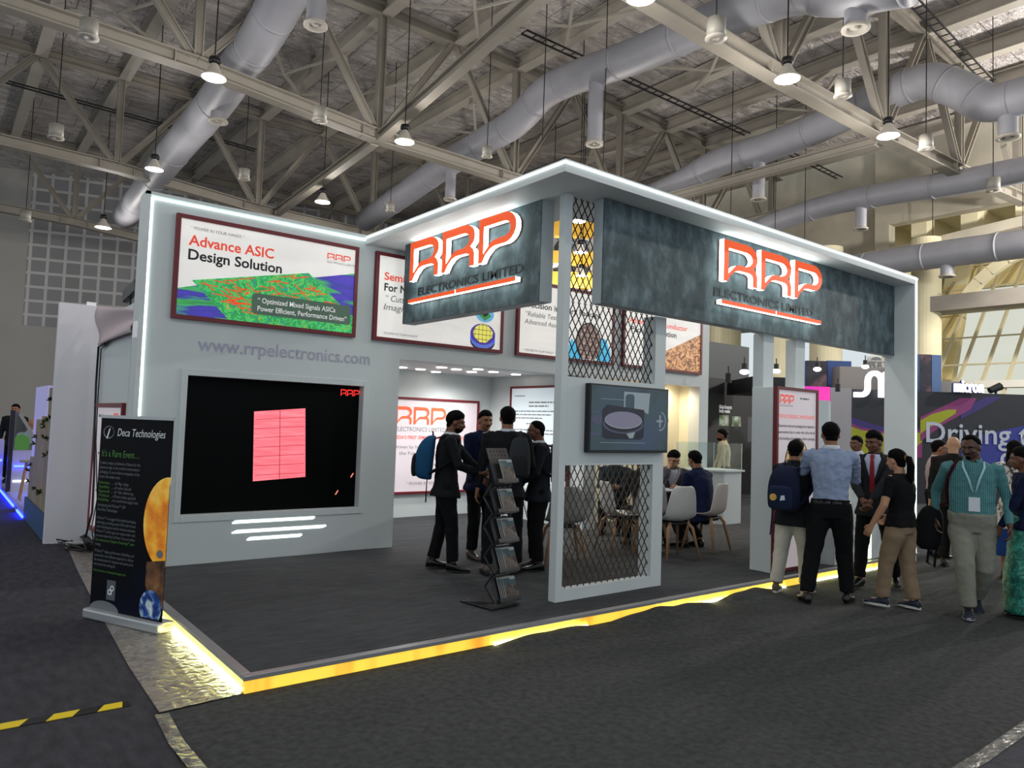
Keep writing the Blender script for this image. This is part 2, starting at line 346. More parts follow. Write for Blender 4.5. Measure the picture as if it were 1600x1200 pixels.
for k in range(-6, 12):
    x = 2.07+2.333*k
    mb = MB()
    mb.ibeam((0, 0, 0), (0, 44, 0), .34, .46, .03)
    o = mb.build('roof_purlin', m_beaml); o.location = (x, -6, ZT+.23)
    tag(o, '%s beige purlin beam from the left under the foil roof' % (words[k+6] if k+6 < 16 else ['seventeenth', 'eighteenth'][k-10]), 'roof beam', 'purlins under the foil roof')
for i, (a, b, l) in enumerate((((9, 17.45, 9.15), (8.25, 8.7, 9.6), 'steel tie beam rising right from the truss joint above the left sign'),
                 ((9, 17.75, 9.15), (9.7, 26.8, 9.2), 'steel tie beam behind the middle truss, above the wall poster'),
                 ((18.3, 8.7, 9.05), (18.3, 17.4, 9.1), 'steel tie beam over the right end of the canopy'),
                 ((-.3, 17.75, 9.6), (.2, 26.8, 9.7), 'steel tie beam at the far left'),
                 ((22.9, 8.7, 9.3), (22.9, 17.4, 9.3), 'steel tie beam near the leaning glass wall'))):
    tag(MB().ibeam(a, b, .24, .26, .03).build('tie_beam', m_beam), l, 'tie beam', 'tie beams between the trusses')
# small roof bracing rods between purlins
k = 0
rodl = ['above the lit pendant at the left', 'left of the round duct', 'right of the round duct', 'over the poster wall', 'above the truss joint', 'over the left sign', 'above the canopy corner', 'right of the canopy corner', 'over the dark fascia sign', 'far right near the concrete wall']
for x0, y0, x1_, y1_ in ((2.07, 20, 4.4, 23), (4.4, 14, 6.7, 16.5), (6.7, 20, 9.06, 23.5), (9.06, 13.5, 11.4, 16.5), (9.06, 20, 11.4, 23.5), (11.4, 12.5, 13.73, 15.5), (13.73, 20, 16.07, 23), (16.07, 11.5, 18.4, 14.5), (18.4, 18.8, 20.7, 22), (20.7, 11, 23.1, 14)):
    mb = MB(); ym = (y0+y1_)/2
    mb.beam((x0, y0, 12.4), ((x0+x1_)/2, ym, 12.1), .08, .08); mb.beam(((x0+x1_)/2, ym, 12.1), (x1_, y1_, 12.4), .08, .08); mb.beam((x0, y1_, 12.4), ((x0+x1_)/2, ym, 12.1), .06, .06); mb.beam((x1_, y0, 12.4), ((x0+x1_)/2, ym, 12.1), .06, .06)
    tag(mb.build('roof_brace', m_beaml), 'crossed steel roof brace ' + rodl[k], 'roof brace', 'crossed braces between purlins'); k += 1
def tray(p, q, label):
    mb = MB(); p, q = V(p), V(q); d = (q-p).normalized(); s = d.cross(V((0,0,1))).normalized()
    for a in (-.12, .12): mb.beam(p+s*a, q+s*a, .025, .05)
    L = (q-p).length; n = int(L/.35)
    for i in range(n): c = p+d*(i*L/n); mb.beam(c-s*.12, c+s*.12, .03, .02)
    tag(mb.build('cable_tray', m_black), label, 'cable tray', 'ladder cable trays below the roof')
a = at(819, 50, 'z', 12.1); b = at(1168, 210, 'z', 12.1); tray(a, a+(b-a)*1.0, 'black ladder cable tray crossing behind the large duct above the canopy')
a = at(1425, 0, 'z', 12.0); b = at(1545, 128, 'z', 12.0); tray(a-(b-a)*.3, b, 'black ladder cable tray at the upper right corner')
a = at(1235, 240, 'z', 12.1); b = at(1312, 278, 'z', 12.1); tray(a, b, 'short black cable tray above the right end of the canopy')
a = at(0, 125, 'z', 11.8); b = at(400, 235, 'z', 11.8); tray(a, b, 'thin cable run below the roof at the left')
# ---------------- ducts ----------------
def duct(X, pts, r, outs, label):
    t = empty('air_duct', (X, 0, 0), 0, label, 'air duct', 'round ceiling air ducts'); P = [at(px, py, 'x', X) for px, py in pts]; P = [V((0, p.y, p.z)) for p in P]
    Q = [P[0]]
    for i in range(1, len(P)-1):
        a, b, c = P[i-1], P[i], P[i+1]; la = min(.7, (b-a).length*.4); lb = min(.7, (c-b).length*.4)
        s, e = b+(a-b).normalized()*la, b+(c-b).normalized()*lb
        for k in range(5): u = k/4; Q.append(s*(1-u)**2+b*2*u*(1-u)+e*u*u)
    Q.append(P[-1])
    MB().tube(Q, [r]*len(Q), 28, ax=(1,0,0)).build('casing', m_duct, t, smooth=True)
    for q in Q[::5]:
        i = Q.index(q); d = (Q[min(i+1, len(Q)-1)]-Q[max(i-1, 0)]).normalized(); MB().tube([q-d*.04, q+d*.04], [r*1.02]*2, 28, ax=(1,0,0)).build('seam_band', m_duct, t, smooth=True)
    for px, py, ro in outs:
        q = at(px, py, 'x', X); zc = min(P, key=lambda p: abs(p.y-q.y)).z
        for a, b in zip(P, P[1:]):
            if min(a.y, b.y) <= q.y <= max(a.y, b.y): zc = a.z+(b.z-a.z)*(q.y-a.y)/(b.y-a.y+1e-9)
        d = MB().lathe((0, q.y, 0), [(ro, zc), (ro, q.z+.05)], 24).build('outlet', m_duct, t, smooth=True)
        MB().lathe((0, q.y, q.z), [(ro, .06), (ro+.05, .03), (ro+.05, -.02), (ro-.03, -.02), (ro-.06, .03), (.07, .03), (.06, 0), (.001, 0)], 24).build('nozzle', m_beaml, d, smooth=True)
duct(5.6, [(480, -70), (441, 0), (408, 60), (380, 95), (345, 150), (322, 178), (281, 226), (250, 265), (220, 308), (196, 338)], .47, [(341, 190, .2), (198, 348, .19), (493, 40, .19)], 'lavender grey round duct falling from the top edge to the far wall at left')
duct(12.9, [(1420, -30), (1310, -8), (1250, -18), (1100, 40), (1000, 85), (900, 120), (850, 143), (810, 190), (770, 213), (690, 262), (630, 305), (570, 345)], .42, [(929, 225, .19), (1337, 45, .2), (703, 312, .17)], 'large grey duct stepping down above the canopy corner')
duct(19, [(1680, 125), (1600, 150), (1545, 165), (1500, 140), (1450, 122), (1380, 150), (1300, 190), (1200, 231), (1121, 252), (1060, 290), (1010, 310)], .43, [(1185, 312, .18), (1575, 215, .2)], 'grey duct with a jog at the right edge, above the long fascia')
duct(23, [(1690, 245), (1600, 265), (1500, 285), (1400, 300), (1300, 318), (1215, 345), (1160, 370)], .36, [(1345, 358, .17)], 'lower grey duct close to the concrete wall')
duct(26.2, [(1700, 367), (1600, 381), (1480, 396), (1384, 410), (1250, 432)], .45, [(1480, 432, .2)], 'long straight pipe duct in front of the leaning glass')
# ---------------- pendant lamps and canisters ----------------
m_shade = mat('lamp_shade', '#b9b3a8', .4); m_bulb = mat('lamp_glow', '#ffffff', emit=14, ecol='#fff3df')
def pendant(p, r, label, lit=True, power=60, gd='lit bell pendants', wide=1):
    t = empty('pendant_lamp', p, 0, label, 'pendant lamp', gd)
    MB().tube([(0, 0, r*1.7), (.01, 0, 2.0), (0, .01, 13.11-p[2])], [.014]*3, 6).build('cord', m_cord, t)
    MB().lathe((0,0,0), [(.001, r*1.75), (.1, r*1.75), (.12, r*1.4), (.1, r*1.2), (.001, r*1.2)], 16).build('ballast_cap', m_black, t, smooth=True)
    s = MB().lathe((0,0,0), [(.06, r*1.25), (.09, r*1.05), (r*.6, r*.55), (r*.92, r*.16), (r, 0), (r*.96, 0), (r*.55, r*.5), (.08, r*.95)], 28).build('reflector', m_shade if lit else m_beaml, t, smooth=True)
    if lit:
        MB().lathe((0,0,0), [(.001, .0), (r*.9, .012)], 28).build('lens', m_bulb, s)
        l = bpy.data.lights.new('lamp_light', 'POINT'); l.energy = power; l.color = (1, .95, .89); l.shadow_soft_size = r*.8
        lo_ = bpy.data.objects.new('lamp_light', l); COL.objects.link(lo_); lo_.parent = t; lo_.location = (0, 0, -.5)
    return t
ZL = 8.4
for px, py, l in ((334, 122, 'lit bell pendant hanging below the truss, upper left'), (632, 222, 'lit bell pendant right of the truss joint'), (241, 265, 'lit bell pendant beside the lower part of the left duct'),
                  (504, 316, 'lit bell pendant just above the wall poster'), (161, 356, 'lit bell pendant in front of the acoustic squares'), (1230, 124, 'lit bell pendant at the upper right, nearer one on the beam'), (1388, 213, 'lit bell pendant at the upper right, lower one on the beam')):
    p = at(px, py, 'z', ZL); pendant(tuple(p), .24 if px != 161 else .28, l, power=190)
for i, (px, py, l) in enumerate(((905, 351, 'upper'), (907, 400, 'middle'), (909, 436, 'lower'), (862, 421, 'left'))):
    p = atd(px, py-5, 21+2*i); pendant(tuple(p), .22, 'small lit pendant seen through the mesh against the yellow bands, %s one' % l, power=200, gd='pendants behind the mesh panel')
for i, (x, y) in enumerate(((8.4, 7.7), (4.1, 7.7), (-.4, 7.7), (-4.6, 15), (.2, .6), (8.4, .6), (16.6, .6), (25, .6), (25.5, 4), (-4.6, 24))):  # unseen lamps continue the grid; two strong ones added to brighten the right wall
    pendant((x, y, ZL), .24, ['lit bell pendant right above the canopy corner, higher than the view', 'lit bell pendant above the left of the stand, higher than the view', 'lit bell pendant above the left aisle, higher than the view', 'lit bell pendant beyond the left picture edge', 'lit bell pendant behind the viewer at left', 'lit bell pendant above the front aisle', 'lit bell pendant above the front aisle further right', 'added unseen pendant beyond the right picture edge, brightening the concrete wall', 'added unseen pendant beside the glass wall, brightening the right of the hall', 'lit bell pendant far beyond the left picture edge'][i], power=190 if x < 20 else 2400)
p = atd(1457, 462, 27); pendant(tuple(p), .3, 'unlit bell pendant in front of the glass at right', lit=False)
def can(px, py, r, label, z=ZL):
    p = at(px, py, 'z', z); t = empty('ceiling_speaker', p, 0, label, 'ceiling speaker', 'hanging can speakers')
    MB().tube([(0, 0, r), (.01, 0, 2), (0, 0, 13.11-p.z)], [.012]*3, 6).build('cord', m_cord, t)
    MB().lathe((0,0,0), [(.001, r), (r, r), (r, -r), (r*.95, -r)], 20).build('housing', mat('can_grey', '#8b8880', .5), t, smooth=True)
    MB().lathe((0,0,0), [(r*1.15, -r), (r*1.15, -r*1.12), (.001, -r*1.12), (.001, -r)], 20).build('grille', m_beaml, t, smooth=True)
for px, py, r, l in ((139, 45, .15, 'under the beam at the upper left'), (500, 178, .15, 'below the truss left of centre'), (88, 205, .16, 'hanging low at the far left'), (382, 272, .14, 'above the top left wall corner'), (40, 337, .17, 'before the acoustic wall'),
                  (761, 237, .12, 'beside the long duct'), (610, 323, .13, 'left of the left sign'), (1119, 45, .16, 'below the large beam, upper right'), (1317, 138, .15, 'between the two lit pendants'), (1447, 222, .15, 'right of the lower lit pendant'), (1552, 288, .16, 'near the right picture edge')):
    can(px, py, r, 'grey can speaker ' + l)
for i, (px, py) in enumerate(((851, 110), (945, 160), (1143, 260), (1212, 290), (1258, 300), (1598, 290))):
    p = at(px, py, 'z', 9.6); q = MB().tube([(0, 0, -1.6), (.01, 0, 1), (0, 0, 13.11-p.z)], [.012]*3, 6).build('hanging_wire', m_cord); q.location = p
    tag(q, 'bare black wire hanging from the roof, ' + ['by the duct bend', 'beside the duct outlet', 'above the middle of the fascia', 'right of the fascia outlet', 'over the right half of the canopy', 'at the right edge'][i], 'wire', 'bare hanging wires')
# ---------------- floor coverings ----------------
PZ = .1; PX0, PX1, PY0, PY1 = 1.53, 10.42, 4.36, 10.4
o = MB().add([(-9, -6, .004), (1.0, -6, .004), (1.0, 3.6, .004), (1.07, 4.38, .004), (1.36, 9.9, .004), (1.1, 11, .004), (1.1, 32, .004), (-9, 32, .004)], [tuple(range(8))]).build('aisle_carpet', m_carpetl)
tag(o, 'dark bluish aisle carpet at the left, ending at the plastic sheet', 'carpet')
def plastic(name='plastic_sheet', base='#8d8780'):
    if name in MATS: return MATS[name]
    m, t, b = nt(name); b.inputs['Base Color'].default_value = hexc(base); b.inputs['Roughness'].default_value = .16; b.inputs['Specular IOR Level'].default_value = .8
    tc = t.nodes.new('ShaderNodeTexCoord'); n = t.nodes.new('ShaderNodeTexNoise'); n.inputs['Scale'].default_value = 9; n.inputs['Detail'].default_value = 5; n.inputs['Distortion'].default_value = 2.2
    t.links.new(tc.outputs['Object'], n.inputs['Vector']); bp = t.nodes.new('ShaderNodeBump'); bp.inputs['Strength'].default_value = .8; bp.inputs['Distance'].default_value = .02; t.links.new(n.outputs[0], bp.inputs['Height']); t.links.new(bp.outputs[0], b.inputs['Normal'])
    r = t.nodes.new('ShaderNodeValToRGB'); r.color_ramp.elements[0].position = .35; r.color_ramp.elements[1].position = .7; c = hexc(base); r.color_ramp.elements[0].color = tuple(x*.7 for x in c[:3])+(1,); r.color_ramp.elements[1].color = tuple(min(1, x*1.35) for x in c[:3])+(1,)
    t.links.new(n.outputs[0], r.inputs[0]); t.links.new(r.outputs[0], b.inputs['Base Color']); MATS[name] = m; return m
L_ = [(1.07, 4.33), (1.09, 5.2), (1.15, 6.4), (1.2, 7.4), (1.27, 8.6), (1.36, 9.9)]; Rr_ = [(1.56, 4.37), (1.525, 5.2), (1.525, 6.4), (1.525, 7.4), (1.525, 8.6), (1.57, 9.9)]
vs = []; nn = 14
for (a, b) in zip(L_, Rr_):
    for j in range(nn): u = j/(nn-1); vs.append((a[0]+(b[0]-a[0])*u, a[1]+(b[1]-a[1])*u, .008+.004*random.random()))
fs = [(i*nn+j, i*nn+j+1, (i+1)*nn+j+1, (i+1)*nn+j) for i in range(5) for j in range(nn-1)]
tag(MB().add(vs, fs).build('plastic_sheet', plastic(), smooth=True), 'wrinkled clear plastic sheet on the pale floor beside the lit platform edge', 'plastic sheet')
def strip(pts, wd, z, name, m, label, cat, group=None):
    mb = MB(); vs = []
    for i, (x, y) in enumerate(pts):
        a = V(pts[max(i-1, 0)]); b = V(pts[min(i+1, len(pts)-1)]); d = (b-a).normalized(); s = V((d.y, -d.x))*wd/2; vs += [(x-s.x, y-s.y, z), (x+s.x, y+s.y, z)]
    tag(mb.add(vs, [(2*i, 2*i+1, 2*i+3, 2*i+2) for i in range(len(pts)-1)]).build(name, m, solid=.002), label, cat, group)
m_tape = plastic('clear_tape', '#6e6c6a')
strip([(1.075, 4.3), (1.05, 3.9), (1.06, 3.5), (1.08, 2.6), (1.1, 1.0)], .07, .009, 'floor_tape', m_tape, 'clear tape over the carpet seam, running towards the viewer', 'tape', 'clear floor tapes')
strip([(3.4, 1.52), (4.3, 1.5), (6.5, 1.53), (9, 1.5)], .075, .006, 'floor_tape', m_tape, 'clear tape across the carpet at the lower right corner', 'tape', 'clear floor tapes')
o = MB().add([(3.0, -6, .003), (40, -6, .003), (40, 1.5, .003), (3.0, 1.5, .003)], [(0,1,2,3)]).build('carpet_roll', mat('carpet_cool', '#47474e', .97, var=.2, vs=18)); tag(o, 'dark violet grey carpet beyond the clear tape, lower right', 'carpet')
# hazard tape, yellow and black
ty, tb = mat('tape_yellow', '#e3c81e', .5), mat('tape_black', '#141414', .5)
tp = at(203, 1098, 'z', .01); tq = at(-60, 1146, 'z', .01); d = (tq-tp).normalized(); s = V((-d.y, d.x, 0)); t = empty('hazard_tape', (tp.x, tp.y, .008), 0, 'yellow and black striped hazard tape stuck to the carpet, lower left', 'tape')
L = 1.35; MB().add([s*-.042, d*L+s*-.042, d*L+s*.042, s*.042], [(0,1,2,3)]).build('tape_base', tb, t, solid=.001)
for i in range(5):
    a = d*(i*.235+.0); MB().add([a+s*-.042+d*(.0 if i else .03), a+d*.12+s*-.042, a+d*.165+s*.042, a+d*.045+s*.042], [(0,1,2,3)]).build('yellow_stripe', ty, t, solid=.003)
# ---------------- platform ----------------
pl = empty('stand_platform', (PX0, PY0, 0), 0, 'low raised stand floor in grey carpet with a yellow lit edge', 'platform')
def rel(mb, o): mb.v = [tuple(V(v)-V(o.location)) for v in mb.v]; return mb
nx, ny = 60, 45; vs = []
for j in range(ny+1):
    for i in range(nx+1):
        x = PX0+.05+(PX1-PX0-.08)*i/nx; y = PY0+.05+(PY1-PY0-.05)*j/ny
        z = PZ+.004+.012*max(0, noise.noise(V((x*.9, y*3.2, 0))))+.006*max(0, noise.noise(V((x*2.1, y*6, 4)))); vs.append((x, y, z if 0 < i < nx and 0 < j < ny else PZ))
rel(MB().add(vs, [(j*(nx+1)+i, j*(nx+1)+i+1, (j+1)*(nx+1)+i+1, (j+1)*(nx+1)+i) for j in range(ny) for i in range(nx)]), pl).build('carpet', m_carpetp, pl, smooth=True)
rel(MB().box(PX0+.04, PX1-.02, PY0+.05, PY1, .0, PZ-.004), pl).build('deck', m_black, pl)
m_trimm = mat('edge_profile', '#8f8f92', .4, .3)
rel(MB().box(PX0-.005, PX1, PY0-.005, PY0+.055, PZ-.022, PZ+.006).box(PX0-.005, PX0+.055, PY0+.055, PY1-2.5, PZ-.022, PZ+.006), pl).build('edge_profile', m_trimm, pl, bevel=.004)
def edgemat(name, c1, c2, e, st):
    m, t, b = nt(name); tc = t.nodes.new('ShaderNodeTexCoord'); n = t.nodes.new('ShaderNodeTexNoise'); n.inputs['Scale'].default_value = 3.2; n.inputs['Detail'].default_value = 3
    mp = t.nodes.new('ShaderNodeMapping'); mp.inputs['Scale'].default_value = st; t.links.new(tc.outputs['Object'], mp.inputs[0]); t.links.new(mp.outputs[0], n.inputs['Vector'])
    r = t.nodes.new('ShaderNodeValToRGB'); r.color_ramp.elements[0].position = .28; r.color_ramp.elements[1].position = .5; r.color_ramp.elements[0].color = hexc(c1); r.color_ramp.elements[1].color = hexc(c2)
    t.links.new(n.outputs[0], r.inputs[0]); t.links.new(r.outputs[0], b.inputs['Emission Color']); t.links.new(r.outputs[0], b.inputs['Base Color']); b.inputs['Emission Strength'].default_value = e; return m
m_edge = edgemat('edge_glow', '#dc7410', '#f2cc48', .95, (1.2, 1.2, .2)); m_edgel = edgemat('edge_glow_side', '#c9a13a', '#f0dc70', .9, (1, 1, .2))
rel(MB().box(PX0+.005, PX1-.1, PY0+.004, PY0+.03, .004, PZ-.022), pl).build('lit_edge', m_edge, pl)
rel(MB().box(PX0+.002, PX0+.03, PY0+.03, PY1-2.53, .004, PZ-.022), pl).build('lit_edge', m_edgel, pl)
m_glow = mat('under_led', '#ffffff', emit=26, ecol='#f3ffcf')
rel(MB().box(PX0-.012, PX0, PY0+.05, PY1-2.6, .006, .016), pl).build('led_line', m_glow, pl)
mb = MB()
for a, b in ((3.35, 4.3), (5.2, 6.2), (6.5, 7.2), (7.6, 9.9)): mb.box(a, b, PY0-.014, PY0, .006, .015)
rel(mb, pl).build('led_line', m_glow, pl)
# carpet folds lapping the front edge
for i, (x0, x1, hh) in enumerate(((3.35, 4.4, .05), (4.5, 5.9, .07), (6.0, 7.0, .08))):
    vs = []; n1, n2 = 30, 9
    for a in range(n1+1):
        u = a/n1; x = x0+(x1-x0)*u; k = math.sin(math.pi*u)**.7
        for b in range(n2+1):
            v = b/n2; vs.append((x, PY0-.02-.34*v*(.3+.7*k), .0008+hh*k*(math.cos(math.pi*v*.5)**2)*(.75+.25*noise.noise(V((x*4, v*2, i))))))
    tag(MB().add(vs, [(a*(n2+1)+b, a*(n2+1)+b+1, (a+1)*(n2+1)+b+1, (a+1)*(n2+1)+b) for a in range(n1) for b in range(n2)]).build('carpet_fold', m_carpet, smooth=True),
        'loose fold of dark carpet lapping the lit platform edge, ' + ['below the brochure rack', 'below the mesh panel', 'left of the backpack man'][i], 'carpet fold', 'carpet folds at the platform edge')
# ---------------- stand walls and canopy ----------------
ZS, ZC, YW = 3.685, 3.79, 7.87
def bx(name, m, *b, parent=None, label=None, cat=None, group=None, bevel=0):
    o = MB().box(*b).build(name, m, parent, bevel=bevel)
    return tag(o, label, cat, group)
wl = empty('led_wall', (1.54, YW, 0), 0, 'tall white stand wall at the left with a lit outline, web address and big screen', 'wall panel')
def W(mb): return rel(mb, wl)
# wall body with a recess for the screen, and the beam that carries the posters
SX0, SX1, SZ0, SZ1 = 2.03, 3.985, .6, 2.01
mb = MB().box(1.54, SX0, YW, YW+.22, PZ*0, ZC).box(SX1, 4.455, YW, YW+.22, 0, ZC).box(SX0, SX1, YW, YW+.22, SZ1, ZC).box(SX0, SX1, YW, YW+.22, 0, SZ0).box(SX0, SX1, YW+.12, YW+.22, SZ0, SZ1)
W(mb).build('wall_body', m_booth, wl)
W(MB().box(1.97, SX0, YW-.012, YW, .53, 2.075).box(SX1, 4.05, YW-.012, YW, .53, 2.075).box(SX0, SX1, YW-.012, YW, SZ1, 2.075).box(SX0, SX1, YW-.012, YW, .53, SZ0)).build('recess_border', m_booth, wl, bevel=.003)
W(MB().box(1.54, 1.58, YW-.05, YW, 0, ZC)).build('edge_return', m_booth, wl)
W(MB().box(1.54, 4.0, YW-.05, YW, ZC-.03, ZC)).build('top_return', m_booth, wl)
W(MB().box(1.592, 1.612, YW-.016, YW-.002, .1, ZC-.05)).build('light_strip', m_strip, wl, label='bright white vertical light strip')
W(MB().box(1.592, 3.95, YW-.016, YW-.002, ZC-.06, ZC-.042)).build('light_strip', m_strip, wl, label='bright white light strip along the top')
FW = front(0, YW, 0); pw = V(wl.location)
for x0, x1, z, dx in ((2.55, 3.46, .502, .03), (2.55, 3.6, .4, .05), (2.71, 3.32, .318, .03)):
    W(MB().prism(FW, [(x0, z-.012), (x1-dx, z-.012), (x1, z+.006), (x1-.01, z+.02), (x0+dx, z+.02), (x0, z)], -.01, .004)).build('slot_light', m_strip, wl, label='white slanted slot light')
m_web = mat('web_print', '#a9a9bf', .6)
text('www.rrpelectronics.com', FW, 2.11, 2.27, .2, m_web, wl, 'website_lettering', off=.003, bold=.012, po=pw, fit=1.94)
# fascia beam over the openings
fa = empty('poster_fascia', (4.455, YW, 0), 0, 'white upper wall band that carries the three lit posters over the alcoves', 'wall panel')
rel(MB().box(4.455, 10.53, YW, YW+.22, 2.37, ZC-.14), fa).build('band', m_booth, fa)
rel(MB().box(10.285, 10.53, YW, YW+.22, 0, 2.37), fa).build('end_post', m_booth, fa)
rel(MB().box(7.6, 7.85, YW, YW+.22, 0, 2.37), fa).build('middle_post', m_booth, fa)
# alcoves
al = empty('alcove_room', (4.5, 10.2, 0), 0, 'white meeting alcove behind the left opening with downlights in its ceiling', 'alcove')
rel(MB().box(3.4, 7.7, 10.2, 10.3, 0, 2.6), al).build('back_wall', m_booth, al)
rel(MB().box(7.6, 7.72, YW+.22, 10.2, 0, 2.6), al).build('side_wall', m_booth, al)
rel(MB().box(3.4, 7.7, YW+.1, 10.2, 2.42, 2.5), al).build('alcove_ceiling', m_soffit, al)
rel(MB().box(3.4, 3.5, YW+.22, 10.2, 0, 2.6), al).build('side_wall', m_booth, al)
m_down = mat('downlight_glow', '#ffffff', emit=9, ecol='#fff6e6')
k = 0
for py, xs in ((574, (628, 690)), (577, (657, 713, 747)), (581, (681, 737, 771)), (579, (628,)), (585, (806,))):
    for px in xs:
        p = at(px, py, 'z', 2.418)
        if not (YW+.3 < p.y < 10.1 and p.x < 7.55): continue
        d = rel(MB().cyl((p.x, p.y, 2.41), (p.x, p.y, 2.42), .075), al).build('downlight', m_down, al)
for x, y in ((5.0, 8.7), (6.6, 8.7), (5.0, 9.6), (6.6, 9.6)):
    l = bpy.data.lights.new('downlight_lamp', 'SPOT'); l.energy = 88; l.color = (1, .97, .92); l.spot_size = R_(165); l.spot_blend = .8; l.shadow_soft_size = .12
    q = bpy.data.objects.new('downlight_lamp', l); COL.objects.link(q); q.location = (x, y, 2.39)
a2 = empty('cream_alcove', (9, 8.4, 0), 0, 'warm lit cream alcove at the right, behind the display counter', 'alcove')
m_cream = mat('cream_wall', '#e9e2cb', .6)
rel(MB().box(8.35, 10.5, 8.4, 8.5, 0, 2.6), a2).build('back_wall', m_cream, a2)
rel(MB().box(7.72, 10.5, YW+.1, 8.4, 2.44, 2.5), a2).build('alcove_ceiling', m_cream, a2)
rel(MB().box(10.42, 10.5, YW+.22, 8.4, 0, 2.44), a2).build('side_wall', m_cream, a2)
for x in (8.6, 9.3, 10.0):
    l = bpy.data.lights.new('downlight_lamp', 'SPOT'); l.energy = 40; l.color = (1, .86, .62); l.spot_size = R_(165); l.spot_blend = .8; l.shadow_soft_size = .1
    q = bpy.data.objects.new('downlight_lamp', l); COL.objects.link(q); q.location = (x, 8.2, 2.41); rel(MB().cyl((x, 8.2, 2.425), (x, 8.2, 2.442), .05), a2).build('downlight', m_down, a2)
FA2 = front(8.85, 8.4, 0)
for L in logo_loops(1.15, .27, .05, 1.85): poly2(FA2, L, 'logo_letter', m_redlogo, a2, .004, .003, V(a2.location))
text('ELECTRONICS LIMITED', FA2, .05, 1.74, .12, m_inkg, a2, off=.003, po=V(a2.location))
# canopy: L-shaped slab with lit fascia
CX0, CYF, CXR = 3.92, 4.37, 10.36
cn = empty('canopy', (CX0, CYF, 0), 0, 'white L-shaped canopy slab with a continuous light strip along its outer edge', 'canopy')
wc = .93
rel(MB().box(CX0, CXR, CYF, CYF+wc, ZS, ZC).box(CX0, CX0+wc, CYF+wc, YW, ZS, ZC), cn).build('slab', m_soffit, cn)
rel(MB().box(CX0-.01, CX0, CYF-.01, YW-.02, ZS+.066, ZC-.02), cn).build('light_strip', m_strip, cn)
rel(MB().box(CX0, CXR, CYF-.01, CYF, ZS+.066, ZC-.02), cn).build('light_strip', m_strip, cn)
rw = empty('end_wall', (10.27, CYF, 0), 0, 'narrow white end wall of the stand at the right with a vertical light strip', 'wall panel')
rel(MB().box(10.27, 10.36, CYF, CYF+.39, 0, ZS), rw).build('wall_body', m_booth, rw)
rel(MB().box(10.31, 10.335, CYF-.01, CYF, .1, ZS+.066), rw).build('light_strip', m_strip, rw, label='bright vertical light strip')
# ---------------- the two dark signs ----------------
def signmat():
    m, t, b = nt('sign_concrete'); tc = t.nodes.new('ShaderNodeTexCoord')
    n = t.nodes.new('ShaderNodeTexNoise'); n.inputs['Scale'].default_value = 4.2; n.inputs['Detail'].default_value = 10; n.inputs['Roughness'].default_value = .65; n.inputs['Distortion'].default_value = .15
    mp = t.nodes.new('ShaderNodeMapping'); mp.inputs['Scale'].default_value = (1.3, 1.3, .8); t.links.new(tc.outputs['Object'], mp.inputs[0]); t.links.new(mp.outputs[0], n.inputs['Vector'])
    r = t.nodes.new('ShaderNodeValToRGB'); cr = r.color_ramp; cr.elements.new(.5); cr.elements.new(.62)
    for e, (p, c) in zip(cr.elements, ((.34, '#2f3d41'), (.47, '#415157'), (.56, '#56676d'), (.7, '#74858a'))): e.position = p; e.color = hexc(c)
    t.links.new(n.outputs[0], r.inputs[0]); t.links.new(r.outputs[0], b.inputs['Base Color']); b.inputs['Roughness'].default_value = .7; return m
m_sign = signmat(); m_signs = mat('sign_side', '#b9c2c6', .6); m_side = mat('letter_side', '#ffffff', emit=5.5, ecol='#f2fffa'); m_ltr = mat('black_letters', '#0d1114', .35)
def sign(F, w_, h_, dep, lx, lz, lw, lh, txt, bar, label, sc_=1):
    t = empty('fascia_sign', F.o, 0, label, 'sign', 'dark concrete look signs under the canopy'); po = F.o
    MB().fbox(Fr((0,0,0), F.u, F.v), 0, w_, 0, h_, -dep, -.012).build('sign_box', m_signs, t)
    MB().fbox(Fr((0,0,0), F.u, F.v), 0, w_, 0, h_, -.012, 0).build('sign_face', m_sign, t)
    for L in logo_loops(lw, lh, lx, lz): poly2(F, L, 'channel_letter', m_orange, t, .058, .018, po, m_side)
    text('ELECTRONICS LIMITED', F, lx+txt[0], txt[1], txt[2], m_ltr, t, 'name_lettering', off=.003, ext=.003, po=po, fit=txt[3], bold=.01)
    x0, x1, z0, z1, xm = bar
    for a, b in ((x0, xm-.006), (xm+.006, x1)): poly2(F, [[(a, z0), (b, z0), (b, z1), (a, z1)]], 'underline_bar', m_orange, t, .058, .018, po, m_side)
    return t
FR = front(4.64, 4.63, 2.73); sign(FR, 5.63, .95, .13, 6.31-4.64, .44, 1.93, .435, (-.07, .285, .13, 1.93), (6.28-4.64, 8.23-4.64, .2, .242, 7.28-4.64), 'long dark concrete-look sign with orange letters on the front, right')
FL = leftf(4.27, 7.52, 2.75); sign(FL, 2.45, .935, .16, .25, .455, 1.94, .44, (.07, .29, .13, 1.9), (.24, 2.2, .205, .247, 1.2), 'shorter dark concrete-look sign with orange letters on the left side')
